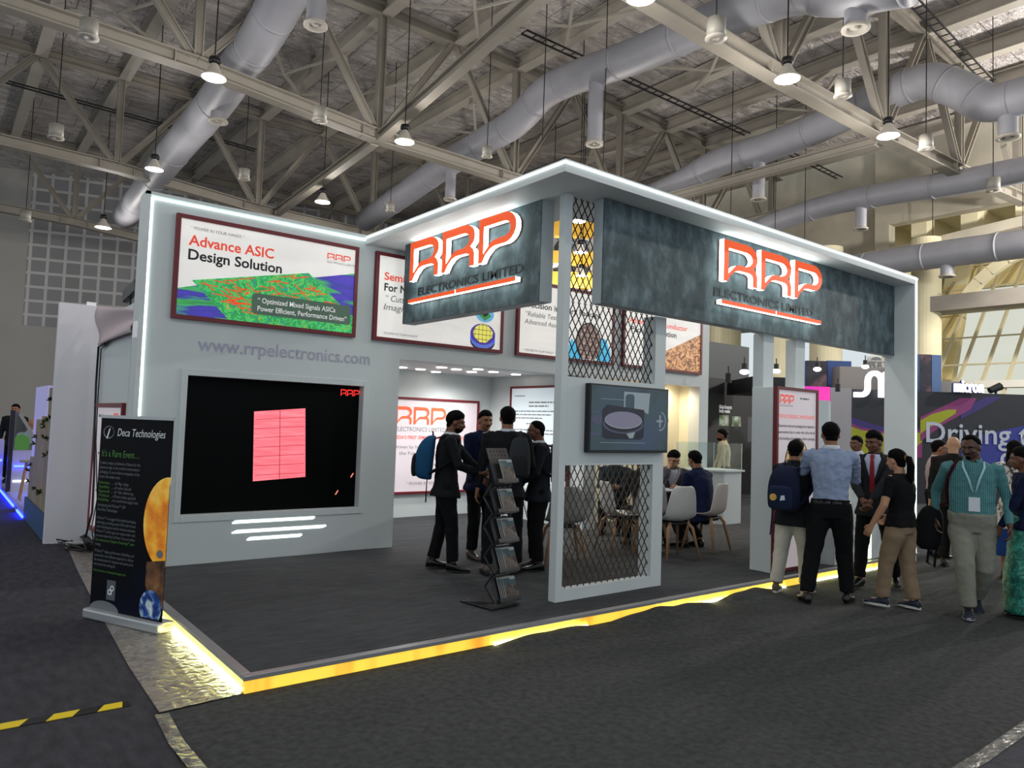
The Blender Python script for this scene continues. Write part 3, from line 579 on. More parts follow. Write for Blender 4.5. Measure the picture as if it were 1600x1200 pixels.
# ---------------- TV frame with mesh ----------------
tvw = empty('screen_frame', (4.31, 4.77, 0), 0, 'white standing frame with two black mesh panels and a screen between them', 'partition')
T = lambda mb: rel(mb, tvw)
T(MB().box(4.31, 4.385, 4.77, 4.86, PZ, ZS)).build('post', m_booth, tvw, bevel=.002)
T(MB().box(5.535, 5.69, 4.77, 4.86, PZ, 2.73)).build('post', m_booth, tvw, bevel=.002)
T(MB().box(5.535, 5.56, 4.86, 4.93, PZ, 2.73)).build('post_return', m_booth, tvw)
T(MB().box(4.385, 5.535, 4.77, 4.86, 1.28, 2.06)).build('screen_panel', m_booth, tvw)
T(MB().box(4.385, 5.535, 4.77, 4.86, PZ, .205)).build('bottom_rail', m_booth, tvw)
def meshp(x0, x1, z0, z1, y, dw, dh, r):
    mb = MB(); sl = dh/dw
    def clip(a, b, dirn):
        # line z = z0 + sl*dirn*(x-c)
        c = a; pts = []
        xs = [x0, x1, c+(0)/sl, c+(z1-z0)/(sl*dirn)]
        for x in xs:
            z = z0+sl*dirn*(x-c)
            if x0-1e-6 <= x <= x1+1e-6 and z0-1e-6 <= z <= z1+1e-6: pts.append((x, z))
        pts = sorted(set((round(p, 5), round(q, 5)) for p, q in pts)); return (pts[0], pts[-1]) if len(pts) > 1 else None
    span = (z1-z0)/sl; n0 = int(span/dw)+2
    for i in range(-n0, int((x1-x0)/dw)+n0+2):
        for dirn in (1, -1):
            q = clip(x0+i*dw, 0, dirn)
            if q: (a, za), (b, zb2) = q; mb.beam((a, y+.003*dirn, za), (b, y+.003*dirn, zb2), .008, r, (0, 1, 0))
    return mb
m_mesh = mat('mesh_black', '#2a2624', .35, .6)
T(meshp(4.385, 5.535, 2.06, 2.74, 4.815, .076, .13, .006)).build('upper_mesh', m_mesh, tvw)
T(meshp(4.385, 4.75, 2.74, ZS, 4.815, .076, .13, .006)).build('upper_mesh_side', m_mesh, tvw)
T(meshp(4.385, 5.535, .205, 1.28, 4.815, .076, .13, .006)).build('lower_mesh', mat('mesh_tan', '#5d5145', .35, .6), tvw)
# television
tv = empty('television', (4.6, 4.74, 1.395), 0, 'black flat television mounted on the white frame, showing a wafer machine', 'television')
TVF = Fr((0,0,0), (1,0,0), (0,0,1)); tvp = V(tv.location)
mb = MB().box(0, 1.07, -.035, .03, 0, .62); mb.build('casing', m_black, tv, bevel=.006)
FT = front(4.615, 4.74-.0365, 1.42)
def scr(pts, m, name, k): return rel(MB().prism(FT, pts, 0, .0006*k), tv).build(name, m, tv)
scr([(0,0),(1.04,0),(1.04,.58),(0,.58)], art('tv_back', [(.3, '#232f36'), (.5, '#34474f'), (.7, '#38465f')], 2.2, 'noise', .35), 'screen', 1)
m_t1, m_t2, m_t3, m_t4 = mat('tv_pale', '#86929a', emit=.3), mat('tv_wafer', '#77758a', emit=.3), mat('tv_dark', '#1c1d30', .4, emit=.1), mat('tv_mid', '#43465a', emit=.4)
el = lambda cx, cy, rx, ry, a0=0, a1=360, n=28: arc(cx, cy, rx, ry, a0, a1, n)[:-1] if a1-a0 == 360 else arc(cx, cy, rx, ry, a0, a1, n)
scr([(.42,.54),(.78,.54),(.76,.34),(.68,.37),(.42,.39)], m_t1, 'screen_arm', 2)
scr([(.44,.38),(.44,.5),(.47,.52),(.54,.52),(.56,.5),(.56,.38)], art('tv_back', [], 1), 'screen_column', 3)
scr([(.15,.12),(.14,.36),(.2,.41),(.7,.38),(.7,.13),(.66,.1),(.2,.1)], m_t3, 'screen_machine', 4)
scr(el(.42, .235, .27, .085), m_t4, 'screen_ring', 5); scr(el(.42, .25, .25, .085), m_t3, 'screen_ring', 6); scr(el(.42, .275, .25, .08), m_t1, 'screen_ring', 7); scr(el(.42, .28, .24, .075), m_t2, 'screen_wafer', 8)
scr([(.46,.15),(.58,.17),(.55,.11),(.5,.11)], m_t1, 'screen_glint', 6); scr(el(.08, .27, .08, .04), m_t4, 'screen_wafer', 3); scr([(0,.33),(.13,.33),(.13,.35),(0,.35)], m_t4, 'screen_bar', 3); scr([(0,.13),(.13,.13),(.13,.155),(0,.155)], m_t4, 'screen_bar', 3)
scr([(.88,.27),(.92,.27),(.92,.22),(.94,.22),(.94,.27),(.97,.27),(.97,.29),(.94,.29),(.94,.34),(.92,.34),(.92,.29),(.88,.29)], m_t1, 'screen_plus', 4)
ring = lambda cx, cy, r1, r2, a0, a1: arc(cx, cy, r1, r1*1.1, a0, a1, 16)+arc(cx, cy, r2, r2*1.1, a1, a0, 16)
scr(ring(.93, .28, .085, .075, -100, 80), m_t1, 'screen_circle', 4)
scr([(.12,.065),(.72,.065),(.72,.069),(.12,.069)], m_t1, 'screen_line', 6); scr([(.12,.46),(.45,.46),(.45,.464),(.12,.464)], m_t1, 'screen_line', 2)
# ---------------- big LED screen ----------------
ls = empty('led_screen', (SX0, YW+.1, SZ0), 0, 'large black LED screen showing a tilted pink rectangle, set in the left wall', 'screen')
FS = front(SX0, YW+.1, SZ0); m_off = mat('led_black', '#030405', .5, spec=.08)
SW, SH = SX1-SX0, SZ1-SZ0
rel(MB().fbox(FS, 0, SW, 0, SH, -.02, 0), ls).build('panel', m_off, ls)
def uvs(px, py): p = at(px, py, 'y', YW+.1); return (p.x-SX0, p.z-SZ0)
rel(MB().prism(FS, [uvs(475, 640), uvs(480, 755), uvs(432, 757), uvs(393, 640)][:0] or [uvs(397, 643), uvs(477, 638), uvs(477, 745), uvs(395, 752)], 0, .002), ls).build('pink_rectangle', art('led_pink', [(.3, '#ee5f6c'), (.55, '#f87480'), (.8, '#ff8a90')], 3, 'noise', .95, stretch=(1, 1, 9)), ls)
m_seam = mat('pink_seam', '#b8434f', emit=.4)
for k in range(7):
    y = 655+k*14.5; a, b = uvs(398, y+1), uvs(476, y-3)
    rel(MB().prism(FS, [a, b, (b[0], b[1]+.006), (a[0], a[1]+.006)], .002, .003), ls).build('panel_seam', m_seam, ls)
a, b = uvs(437, 641), uvs(436, 748); rel(MB().prism(FS, [b, (b[0]+.008, b[1]), (a[0]+.008, a[1]), a], .002, .003), ls).build('panel_seam', m_seam, ls)
m_sp = mat('led_spark', '#f08a70', emit=1)
for px, py in ((549, 743), (525, 770)): a = uvs(px-2, py+3); rel(MB().prism(FS, [a, (a[0]+.015, a[1]), (a[0]+.045, a[1]+.05), (a[0]+.03, a[1]+.05)], 0, .002), ls).build('spark', m_sp, ls)
m_ledred = mat('led_red', '#f0302a', emit=1)
a = uvs(532, 618)
for L in logo_loops(.24, .075, a[0], a[1]): poly2(FS, L, 'logo_letter', m_ledred, ls, .002, .001, V(ls.location))
# ---------------- lit posters ----------------
m_lit = mat('backlit_sheet', '#efece8', .6, emit=.42, var=.05, vs=1.5, bump=.3, bs=1.2, bd=.1, stretch=(1, 1, 2.5))
m_litp = mat('backlit_sheet_pink', '#cfc5cb', .6, emit=.33, var=.03, vs=1.5)
def lightbox(F, w_, h_, label, group=None, m=None, dep=.05, fr=.042):
    t = empty('poster_lightbox', F.o, 0, label, 'poster', group); G = Fr((0,0,0), F.u, F.v)
    mb = MB()
    for a0, a1, b0, b1 in ((0, w_, 0, fr), (0, w_, h_-fr, h_), (0, fr, fr, h_-fr), (w_-fr, w_, fr, h_-fr)): mb.fbox(G, a0, a1, b0, b1, 0, dep)
    mb.build('frame', m_maroon, t)
    MB().fbox(G, fr, w_-fr, fr, h_-fr, .005, dep-.015).build('print_sheet', m or m_lit, t)
    t['_'] = 0; del t['_']
    return t, Fr(F.p(fr, fr, dep-.015), F.u, F.v), w_-2*fr, h_-2*fr
def flat(t, F, pts, m, name, k=1): return rel(MB().prism(F, pts, 0, .0012*k), t).build(name, m, t)
def tl(t, F, s, a, b, size, m, **kw): return text(s, F, a, b, size, m, t, po=V(t.location), **kw)
def flogo(t, F, w_, h_, x, y, m=None, sub=None):
    for L in logo_loops(w_, h_, x, y): poly2(F, L, 'logo_letter', m or m_redlogo, t, .002, .001, V(t.location))
    if sub: tl(t, F, 'ELECTRONICS LIMITED', x, y-sub*1.25, sub, m_inkg, sx=1.0)
def lines(t, F, x, y, w_, n, pitch, th, m=None, rag=.25, name='small_print'):
    """lines of print too small to read: short dashes of word length"""
    mb = MB(); rnd = random.Random(int(x*1000+y*77+n))
    for i in range(n):
        a = x; e = x+w_*(1-rag*rnd.random()) if i < n-1 else x+w_*.6
        while a < e:
            l = min(rnd.uniform(1.5, 6)*th*1.2, e-a); mb.prism(F, [(a, y-i*pitch), (a+l, y-i*pitch), (a+l, y-i*pitch+th), (a, y-i*pitch+th)], 0, .0012); a += l+th*.8
    return rel(mb, t).build(name, m or m_inkg, t)
G3 = 'backlit posters in maroon frames on the upper wall'
YP = YW-.07+.07
t, F, w_, h_ = lightbox(front(1.83, YW, 2.57), 2.0, 1.06, 'backlit poster with a green circuit board and the words Advance ASIC', G3)
m_pcbbg = art('pcb_background', [(.36, '#3fae57'), (.43, '#2f8a4e'), (.47, '#46b45e'), (.52, '#3c3a9e'), (.6, '#4c3cb4')], 1.4, 'noise', .5, .3, stretch=(.5, 1, 6))
m_pcb = art('pcb_board', [(.30, '#3a7fc4'), (.36, '#2f9e6e'), (.42, '#2fae55'), (.47, '#1f6e3c'), (.485, '#3fc066'), (.56, '#52cc6c'), (.6, '#2a8a48'), (.615, '#46c060'), (.68, '#c9b03a'), (.72, '#d8572e')], 7, 'noise', .5, 3)
m_pcb2 = art('pcb_trace', [(.3, '#e0502a'), (.7, '#c8742e')], 9, 'noise', .5)
flat(t, F, [(0,0),(0,.27*h_),(.07*w_,.31*h_),(.75*w_,.6*h_),(w_,.72*h_),(w_,0)], m_pcbbg, 'purple_band', 1)
brd = [(.07,.37),(.71,.64),(1.0,.2),(1,0),(.27,0)]; flat(t, F, [(a*w_, b*h_) for a, b in brd], m_pcb, 'circuit_board_picture', 2)
mb = MB(); rnd = random.Random(3)
def bp_(u, v): a = (.09+.6*u*1.0, .36+.26*u); d = (.2*1.15, -.34); return ((a[0]+d[0]*v*1.0)*w_, max(.01, (a[1]+d[1]*v))*h_)
for i in range(70):
    u, v = rnd.random()*.95, rnd.random()*.85; du, dv = rnd.choice(((.12, 0), (.0, .22), (.1, .1))); p, q = bp_(u, v), bp_(min(u+du, 1), min(v+dv, .95)); d = (V(q)-V(p)); 
    if d.length < .01: continue
    n_ = V((-d.y, d.x)).normalized()*.006; mb.prism(F, [tuple(V(p)-n_), tuple(V(q)-n_), tuple(V(q)+n_), tuple(V(p)+n_)], .0024, .0034)
    mb.prism(F, el(q[0], q[1], .014, .009, n=10), .0024, .0034)
rel(mb, t).build('red_traces', m_pcb2, t)
flat(t, F, [(.39*w_,.12*h_),(.41*w_,.095*h_),(.975*w_,.095*h_),(.985*w_,.12*h_),(.985*w_,.3*h_),(.97*w_,.325*h_),(.41*w_,.325*h_),(.39*w_,.3*h_)], mat('grey_caption_box', '#55705f', .6, emit=.15), 'caption_box', 4)
tl(t, F, '“ Optimized Mixed Signals ASICs', .42*w_, .225*h_, .078, m_white, off=.006, bold=.012, fit=.465*w_); tl(t, F, 'Power Efficient, Performance Driven”', .42*w_, .135*h_, .078, m_white, off=.006, bold=.012, fit=.54*w_)
tl(t, F, '“ POWER IN YOUR HANDS ”', .05*w_, .9*h_, .045, m_inkg, fit=.28*w_); tl(t, F, 'Advance ASIC', .045*w_, .735*h_, .15, m_red, bold=.022, fit=.455*w_); tl(t, F, 'Design Solution', .04*w_, .585*h_, .15, m_ink, bold=.022, fit=.51*w_)
flogo(t, F, .29, .07, .82*w_, .84*h_, m_red, .035)
t, F, w_, h_ = lightbox(front(4.06, YW, 2.57), 1.93, 1.06, 'backlit poster half hidden by the left sign, with a yellow wafer picture', G3)
tl(t, F, 'Semiconductor', .04*w_, .71*h_, .13, m_red, bold=.022, fit=.5*w_); tl(t, F, 'For New', .04*w_, .575*h_, .13, m_ink, bold=.022, fit=.26*w_); tl(t, F, '“ Cutting', .05*w_, .45*h_, .11, m_inkg, shear=.2, fit=.21*w_); tl(t, F, 'Imagin', .04*w_, .34*h_, .11, m_inkg, shear=.2, fit=.18*w_); tl(t, F, '“ POWER IN YOUR HANDS ”', .04*w_, .04*h_, .04, m_inkg, fit=.28*w_)
cx, cy = .845*w_, .22*h_
m_pur, m_purd, m_yel = mat('wafer_purple', '#4b35a0', emit=.4), mat('wafer_dark', '#1f2347', emit=.3), art('wafer_yellow', [(.0, '#e8dc50'), (.42, '#f2e96a'), (.45, '#5a5a30')], 16, 'cells', .5, 0)
flat(t, F, el(cx, cy-.13, .2, .12), m_purd, 'wafer_shadow', 1); flat(t, F, [(cx-.2, cy-.12), (cx+.2, cy-.12), (cx+.2, cy), (cx-.2, cy)], mat('wafer_blue', '#5e78d8', emit=.4), 'wafer_side', 2); flat(t, F, el(cx, cy-.09, .2, .13), mat('wafer_blue', '#5e78d8'), 'wafer_side', 2); flat(t, F, el(cx, cy-.03, .2, .14), m_pur, 'wafer_top', 3)
flat(t, F, [(cx-.16,cy-.02),(cx-.13,cy+.05),(cx-.05,cy+.1),(cx+.06,cy+.1),(cx+.16,cy+.02),(cx+.15,cy-.06),(cx+.05,cy-.14),(cx-.05,cy-.14),(cx-.14,cy-.08)], m_yel, 'wafer_dies', 4)
flat(t, F, el(cx+.02, cy+.24, .15, .11), mat('wafer_sky', '#6ab4e0', emit=.4), 'upper_disc', 3); flat(t, F, [(cx-.08,cy+.22),(cx+.02,cy+.15),(cx+.13,cy+.22),(cx+.02,cy+.3)], mat('chip_green', '#3f9a50', emit=.3), 'chip_picture', 4); flat(t, F, [(cx-.04,cy+.24),(cx+.02,cy+.2),(cx+.08,cy+.24),(cx+.02,cy+.3)], m_ink, 'chip_picture', 5)
t, F, w_, h_ = lightbox(front(6.23, YW, 2.57), 1.9, 1.06, 'backlit poster with a round wafer on blue gloves, behind the upper mesh', G3)
tl(t, F, 'Precision in Every Package', .04*w_, .66*h_, .12, m_ink, bold=.015, fit=1.48); tl(t, F, '“Reliable Testing', .05*w_, .53*h_, .1, m_inkg, shear=.2, fit=.72); tl(t, F, 'Advanced Assembly', .05*w_, .42*h_, .1, m_inkg, shear=.2, fit=.82); tl(t, F, '“ POWER IN YOUR HANDS ”', .05*w_, .03*h_, .045, m_inkg)
m_glove = mat('glove_blue', '#46b4dd', emit=.45)
flat(t, F, [(.52*w_,0),(.5*w_,.12*h_),(.54*w_,.3*h_),(.66*w_,.1*h_),(.66*w_,0)], m_glove, 'glove_picture', 1); flat(t, F, [(.82*w_,0),(.88*w_,.36*h_),(.93*w_,.34*h_),(.985*w_,.15*h_),(.985*w_,0)], m_glove, 'glove_picture', 1)
flat(t, F, [q for q in el(.73*w_, .26*h_, .26, .3, n=30) if q[1] > 0] , m_ink, 'wafer_rim', 2); flat(t, F, [q for q in el(.73*w_, .26*h_, .24, .28, n=30) if q[1] > 0.005], art('wafer_brown', [(.0, '#efdcd0'), (.25, '#9a8078'), (.5, '#5a4440')], 15, 'cells', .45, .3), 'wafer_picture', 3)
t, F, w_, h_ = lightbox(front(8.33, YW, 2.57), 1.95, 1.06, 'backlit poster with a copper coloured chip picture, rightmost on the upper wall', G3)
tl(t, F, 'Advanced Semiconductor', .05*w_, .68*h_, .12, m_red, bold=.015, fit=1.42); tl(t, F, 'Packaging Solution', .07*w_, .54*h_, .12, m_ink, bold=.015, fit=1.1)
flat(t, F, [(.45*w_,0),(.45*w_,.24*h_),(w_,.66*h_),(w_,0)], art('copper_picture', [(.0, '#e8b078'), (.2, '#d8925a'), (.3, '#3a2418'), (.42, '#7a4a2c'), (.6, '#e2a874')], 9, 'noise', .5, 2.5), 'copper_picture', 1)
# alcove posters
G4 = 'backlit posters in red frames inside the alcove'
m_litb = mat('backlit_sheet_blue', '#c2cfd6', .6, emit=.45)
t, F, w_, h_ = lightbox(front(5.62, 10.2, .47), 1.7, 1.53, 'backlit poster with a large orange logo on the alcove back wall, behind the blue backpack', G4, m_litp, fr=.04)
flogo(t, F, .94, .28, .06, 1.06, m_redlogo); tl(t, F, 'ELECTRONICS LIMITED', .06, .95, .1, m_inkg, fit=.94); tl(t, F, "INDIA'S FIRST SEMICONDUCTOR OSAT PLANT", .03, .83, .075, m_red, fit=1.5, bold=.015); tl(t, F, 'Driven by Innovation, United in Building', .05, .68, .075, m_inkg, fit=1.45); tl(t, F, 'the Future with Cutting - edge', .15, .58, .075, m_inkg, fit=1.2); tl(t, F, 'performance', .5, .4, .075, m_inkg, shear=.2); tl(t, F, '“ POWER IN YOUR HANDS ”', .3, .1, .07, m_inkg)
t, F, w_, h_ = lightbox(leftf(7.6, 9.62, .5), 1.45, 1.75, 'backlit poster of small text with a grey picture on the alcove side wall', G4, m_litb, fr=.035)
lines(t, F, .08, 1.55, .45, 1, .1, .015); lines(t, F, .45, 1.44, .8, 2, .06, .022); lines(t, F, .08, 1.3, 1.2, 3, .055, .018); lines(t, F, .4, 1.1, .7, 1, .05, .02); lines(t, F, .08, 1.0, 1.2, 3, .055, .018); lines(t, F, .42, .78, .85, 9, .07, .018)
flat(t, F, [(.05,.48),(.3,.48),(.3,.8),(.05,.8)], mat('grey_picture', '#6a6a6e', emit=.2), 'grey_picture', 1); flat(t, F, [(.08,.55),(.16,.52),(.16,.72),(.08,.72)], m_white, 'machine_picture', 2); flat(t, F, [(.19,.6),(.28,.6),(.28,.76),(.19,.76)], m_white, 'machine_picture', 2)
# ---------------- right pillar box, poles, counter ----------------
pb_ = empty('poster_pillar', (7.26, 4.56, PZ), 0, 'white box pillar at the right of the entrance with a tall lit poster on its front', 'display pillar')
rel(MB().box(7.26, 8.14, 4.57, 4.83, PZ, 2.13), pb_).build('pillar_body', m_booth, pb_, bevel=.003)
for x, l in ((7.27, 'thin white square pole rising from the pillar, left one'), (7.93, 'thin white square pole rising from the pillar, right one')):
    o = MB().box(x, x+.2, 4.7, 4.83, 2.13, 2.73).build('square_pole', m_booth); tag(o, l, 'pole', 'poles between pillar and sign')
t, F, w_, h_ = lightbox(front(7.27, 4.57, .11), .86, 2.03, 'tall narrow backlit poster with a bronze wafer in blue gloves on the white pillar', None, m_litp, .05, .035)
flogo(t, F, .28, .1, .04, 1.81, m_red, .025); lines(t, F, .45, 1.87, .32, 1, .1, .018); tl(t, F, 'REVOLUTIONIZING CHIP PACKAGING', .03, 1.65, .06, m_red, fit=.73); 
for i, s_ in enumerate(('Experience advanced packaging that integrates a', 'semiconductor dies in a tender with a silicon die and', 'a flip bonding package for the modern packaging')): tl(t, F, s_, .02, 1.55-i*.07, .045, m_ink, fit=.75, bold=.01)
flat(t, F, [(.12,.62),(.11,.95),(.2,1.0),(.34,.72),(.3,.62)], mat('glove_deep', '#3f8ec8', emit=.4), 'glove_picture', 1); flat(t, F, [(.62,.85),(.64,1.12),(.72,.98),(.72,.8)], mat('glove_deep', '#3f8ec8'), 'glove_picture', 1)
flat(t, F, el(.4, 1.08, .265, .35), m_ink, 'wafer_rim', 2); flat(t, F, el(.4, 1.08, .25, .335), art('wafer_bronze', [(.0, '#e8cf96'), (.35, '#b08a56'), (.6, '#5a4630')], 26, 'cells', .45, .4), 'wafer_picture', 3); lines(t, F, .04, .52, .7, 3, .06, .03, m_ink)
ct = empty('reception_counter', (8.4, 4.5, PZ), 0, 'white reception counter with lit gaps, behind the standing group at the right', 'counter')
mb = MB(); prof = [(8.28, 4.72), (8.42, 4.48), (9.3, 4.47), (9.9, 4.5), (10.1, 4.6)]
for (a, b), (c, d) in zip(prof, prof[1:]): mb.add([(a,b,PZ),(c,d,PZ),(c,d,1.08),(a,b,1.08)], [(0,1,2,3)])
rel(mb, ct).build('front_panel', m_booth, ct, solid=.03)
rel(MB().prism(Fr((0,0,1.08), (1,0,0), (0,1,0)), [(8.22,4.75),(8.38,4.42),(9.3,4.4),(9.95,4.43),(10.2,4.6),(10.2,5.05),(8.3,5.05)], 0, .04), ct).build('counter_top', m_booth, ct, bevel=.004)
m_lg = mat('counter_glow', '#ffffff', emit=4, ecol='#f6ffb8')
for x0, x1 in ((8.62, 8.67), (9.2, 9.25)): rel(MB().box(x0, x1, 4.435, 4.455, PZ+.02, 1.0), ct).build('light_slot', m_lg, ct)
rel(MB().box(8.3, 8.45, 4.8, 4.9, 1.12, 1.3), ct).build('desk_item', m_black, ct)
tw = empty('white_column_box', (8.4, 4.85, PZ), 0, 'tall plain white box column behind the blue-shirted man', 'column')
rel(MB().prism(Fr((0,0,PZ), (1,0,0), (0,1,0)), [(8.42,4.93),(8.98,4.86),(9.3,5.0),(9.3,5.4),(8.42,5.4)], 0, 1.96), tw).build('column_body', m_booth, tw)
rel(MB().fbox(Fr((8.42, 4.93, PZ), (.56, -.07, 0), (0,0,1)), .0, .12, 1.3, 1.55, 0, .004), tw).build('pink_sticker', mat('pink_print', '#e8409a', emit=.5), tw)
# ---------------- left side wall, neighbour back panel ----------------
sw = empty('stand_side_wall', (1.6, YW+.22, 0), 0, 'white left side wall of the stand seen edge on behind the banner', 'wall panel')
rel(MB().box(1.6, 1.68, YW+.22, 10.3, 0, 2.75), sw).build('wall_body', m_booth, sw); rel(MB().box(1.592, 1.6, 8.4, 8.43, 0, 2.75), sw).build('panel_joint', m_soffit, sw)
t, F, w_, h_ = lightbox(leftf(1.6, 10.1, .22), 1.62, 1.49, 'backlit poster on the left side wall, partly hidden by the black banner', None, m_litp, .04, .05)
lines(t, F, 1.1, 1.3, .25, 2, .06, .03, m_red); lines(t, F, .2, 1.28, .5, 1, .06, .03)
for i, yy in enumerate((1.05, .62, .2)): flat(t, F, el(.75, yy, .2, .13), mat('blue_print', '#5f86b8', emit=.3) if i == 1 else m_inkg, 'round_picture', 1); lines(t, F, .3, yy-.2, .9, 1, .05, .025)
bp2 = empty('back_panel', (1.2, 10.45, 0), 0, 'plain white back panel of the neighbouring stand at the left, smudged', 'wall panel')
rel(MB().box(1.17, 1.72, 10.45, 10.55, 0, 2.93), bp2).build('panel_body', m_booth2, bp2)
# pinkish cloth swag between panel and stand
vs = []; A, B, C_, D_ = at(157, 479, 'x', 1.59), at(216, 484, 'x', 1.59), at(213, 520, 'x', 1.59), at(156, 540, 'x', 1.59); nn = 8
for i in range(nn+1):
    for j in range(nn+1):
        u, v = i/nn, j/nn; p = (A*(1-u)+B*u)*(1-v)+(D_*(1-u)+C_*u)*v; vs.append(p+V((-.03*math.sin(6*v+3*u)-.03, 0, 0)))
tag(MB().add(vs, [(i*(nn+1)+j, i*(nn+1)+j+1, (i+1)*(nn+1)+j+1, (i+1)*(nn+1)+j) for i in range(nn) for j in range(nn)]).build('cloth_swag', mat('pink_cloth', '#c9b9bd', .85), smooth=True, solid=.01), 'pinkish white cloth draped over the top of the left side wall', 'cloth')
o = MB(); q = at(211, 515, 'x', 1.5); o.box(-.01, .01, -.06, .06, -.08, .08); o = o.build('paper_label', mat('paper', '#ecebf0', .7, emit=.1)); o.location = q; tag(o, 'small white paper notice hanging at the end of the cloth swag', 'paper')
q = at(143, 472, 'y', 10.5); o = MB().box(-.05, .05, -.03, .03, 0, .045).build('socket_box', mat('paper', '#ecebf0')); o.location = (q.x, 10.5, 2.93); tag(o, 'small white socket box on top of the neighbour back panel', 'socket')
fl = empty('floodlight', (1.62, 8.7, 2.75), 0, 'black tilted floodlight on top of the left side wall', 'floodlight')
MB().beam((0,0,0), (0,0,.12), .02, .02).build('bracket', m_black, fl); MB().fbox(Fr((0,0,.16), (.2,-1,.35), (0,.35,1)), -.16, .16, -.07, .07, -.03, .03).build('lamp_head', m_black, fl, bevel=.01)
pts = [at(px, py, 'x', 1.56) for px, py in ((164, 537), (154, 542), (150, 600), (148, 660), (147, 740), (144, 800), (134, 838), (120, 850))]; pts[-1].z = .02
tag(MB().tube(pts, [.012]*len(pts), 8).build('power_cable', m_cord, smooth=True), 'thick black cable running down the left side wall to the floor', 'cable', 'cables on the left side wall')
pts = [at(px, py, 'x', 1.57) for px, py in ((170, 535), (158, 545), (153, 620), (150, 690), (152, 780), (143, 825), (150, 838))]; pts[-1].z = .02
tag(MB().tube(pts, [.007]*len(pts), 8).build('power_cable', m_cord, smooth=True), 'thinner black cable beside the thick one on the left side wall', 'cable', 'cables on the left side wall')
for i in range(4):
    rnd = random.Random(i); c = V((1.35+.06*i, 9.95-.1*i, .02)); P = [c+V((rnd.uniform(-.16, .16), rnd.uniform(-.3, .3), rnd.uniform(0, .07))) for _ in range(9)]
    tag(MB().tube(P, [.008]*9, 6).build('cable_coil', m_cord, smooth=True), 'black cable tangle on the floor by the white panel, ' + ['leftmost', 'second from left', 'third from left', 'rightmost'][i], 'cable', 'loose cables on the floor')
o = MB().box(-.09, .09, -.05, .05, 0, .07).build('junction_box', mat('junction_grey', '#a8adb0', .5), bevel=.01); o.location = (*at(116, 856, 'z', .01).xy, .01); tag(o, 'grey white junction box lying on the floor among the cables', 'junction box')
# ---------------- people ----------------
SKIN = {'light': mat('skin_light', '#b98a6c', .55), 'tan': mat('skin_tan', '#8a5c42', .55), 'brown': mat('skin_brown', '#6b4431', .5), 'dark': mat('skin_dark', '#54352a', .5)}
m_hair = mat('hair_black', '#050404', .9, bump=.3, bs=60, bd=.004); m_eyew = mat('eye_white', '#8f867e', .3); m_iris = mat('iris_dark', '#140d0a', .2); m_lip = mat('lips', '#6a3a34', .5); m_sole = mat('sole_white', '#c9c9c6', .6)
def cloth(name, col, rough=.85, **k): return mat(name, col, rough, **k)
def checkmat(name, c1, c2, scale):
    if name in MATS: return MATS[name]
    m, t, b = nt(name); tc = t.nodes.new('ShaderNodeTexCoord'); k = t.nodes.new('ShaderNodeTexBrick'); k.offset = 0; k.inputs['Scale'].default_value = scale
    k.inputs['Brick Width'].default_value = .4; k.inputs['Row Height'].default_value = .4; k.inputs['Mortar Size'].default_value = .08
    k.inputs['Color1'].default_value = hexc(c1); k.inputs['Color2'].default_value = hexc(c1); k.inputs['Mortar'].default_value = hexc(c2)
    mp = t.nodes.new('ShaderNodeMapping'); mp.inputs['Rotation'].default_value = (R_(90), 0, 0); t.links.new(tc.outputs['Object'], mp.inputs[0]); t.links.new(mp.outputs[0], k.inputs['Vector'])
    t.links.new(k.outputs[0], b.inputs['Base Color']); b.inputs['Roughness'].default_value = .85; MATS[name] = m; return m
def ik(a, t, l1, l2, hint):
    d = t-a; L = min(max(d.length, 1e-4), (l1+l2)*.998); n = d.normalized(); x = (l1*l1-l2*l2+L*L)/(2*L); hh = math.sqrt(max(l1*l1-x*x, 0)); p = hint-n*hint.dot(n)
    p = p.normalized() if p.length > 1e-5 else n.orthogonal().normalized()
    return a+n*x+p*hh, a+n*L
def lerp(a, b, t): return a+(b-a)*t
def interp(t, tab):
    if t <= tab[0][0]: return tab[0][1:]
    for p, q in zip(tab, tab[1:]):
        if t <= q[0]: u = (t-p[0])/(q[0]-p[0]); u = u*u*(3-2*u); return tuple(a+(b-a)*u for a, b in zip(p[1:], q[1:]))
    return tab[-1][1:]
MALE = [(-.12, .080, .060), (0, .092, .068), (.12, .086, .062), (.3, .080, .058), (.55, .092, .066), (.75, .098, .066), (.88, .094, .058), (.95, .074, .048), (1.0, .046, .04), (1.04, .036, .036)]
FEM = [(-.12, .085, .064), (0, .096, .070), (.12, .086, .062), (.3, .070, .052), (.55, .080, .062), (.75, .086, .062), (.88, .080, .05), (.95, .060, .042), (1.0, .038, .034), (1.04, .03, .031)]
STOUT = [(-.12, .086, .066), (0, .098, .078), (.12, .098, .086), (.3, .098, .086), (.55, .1, .078), (.75, .102, .07), (.88, .096, .06), (.95, .078, .05), (1.0, .05, .042), (1.04, .038, .038)]
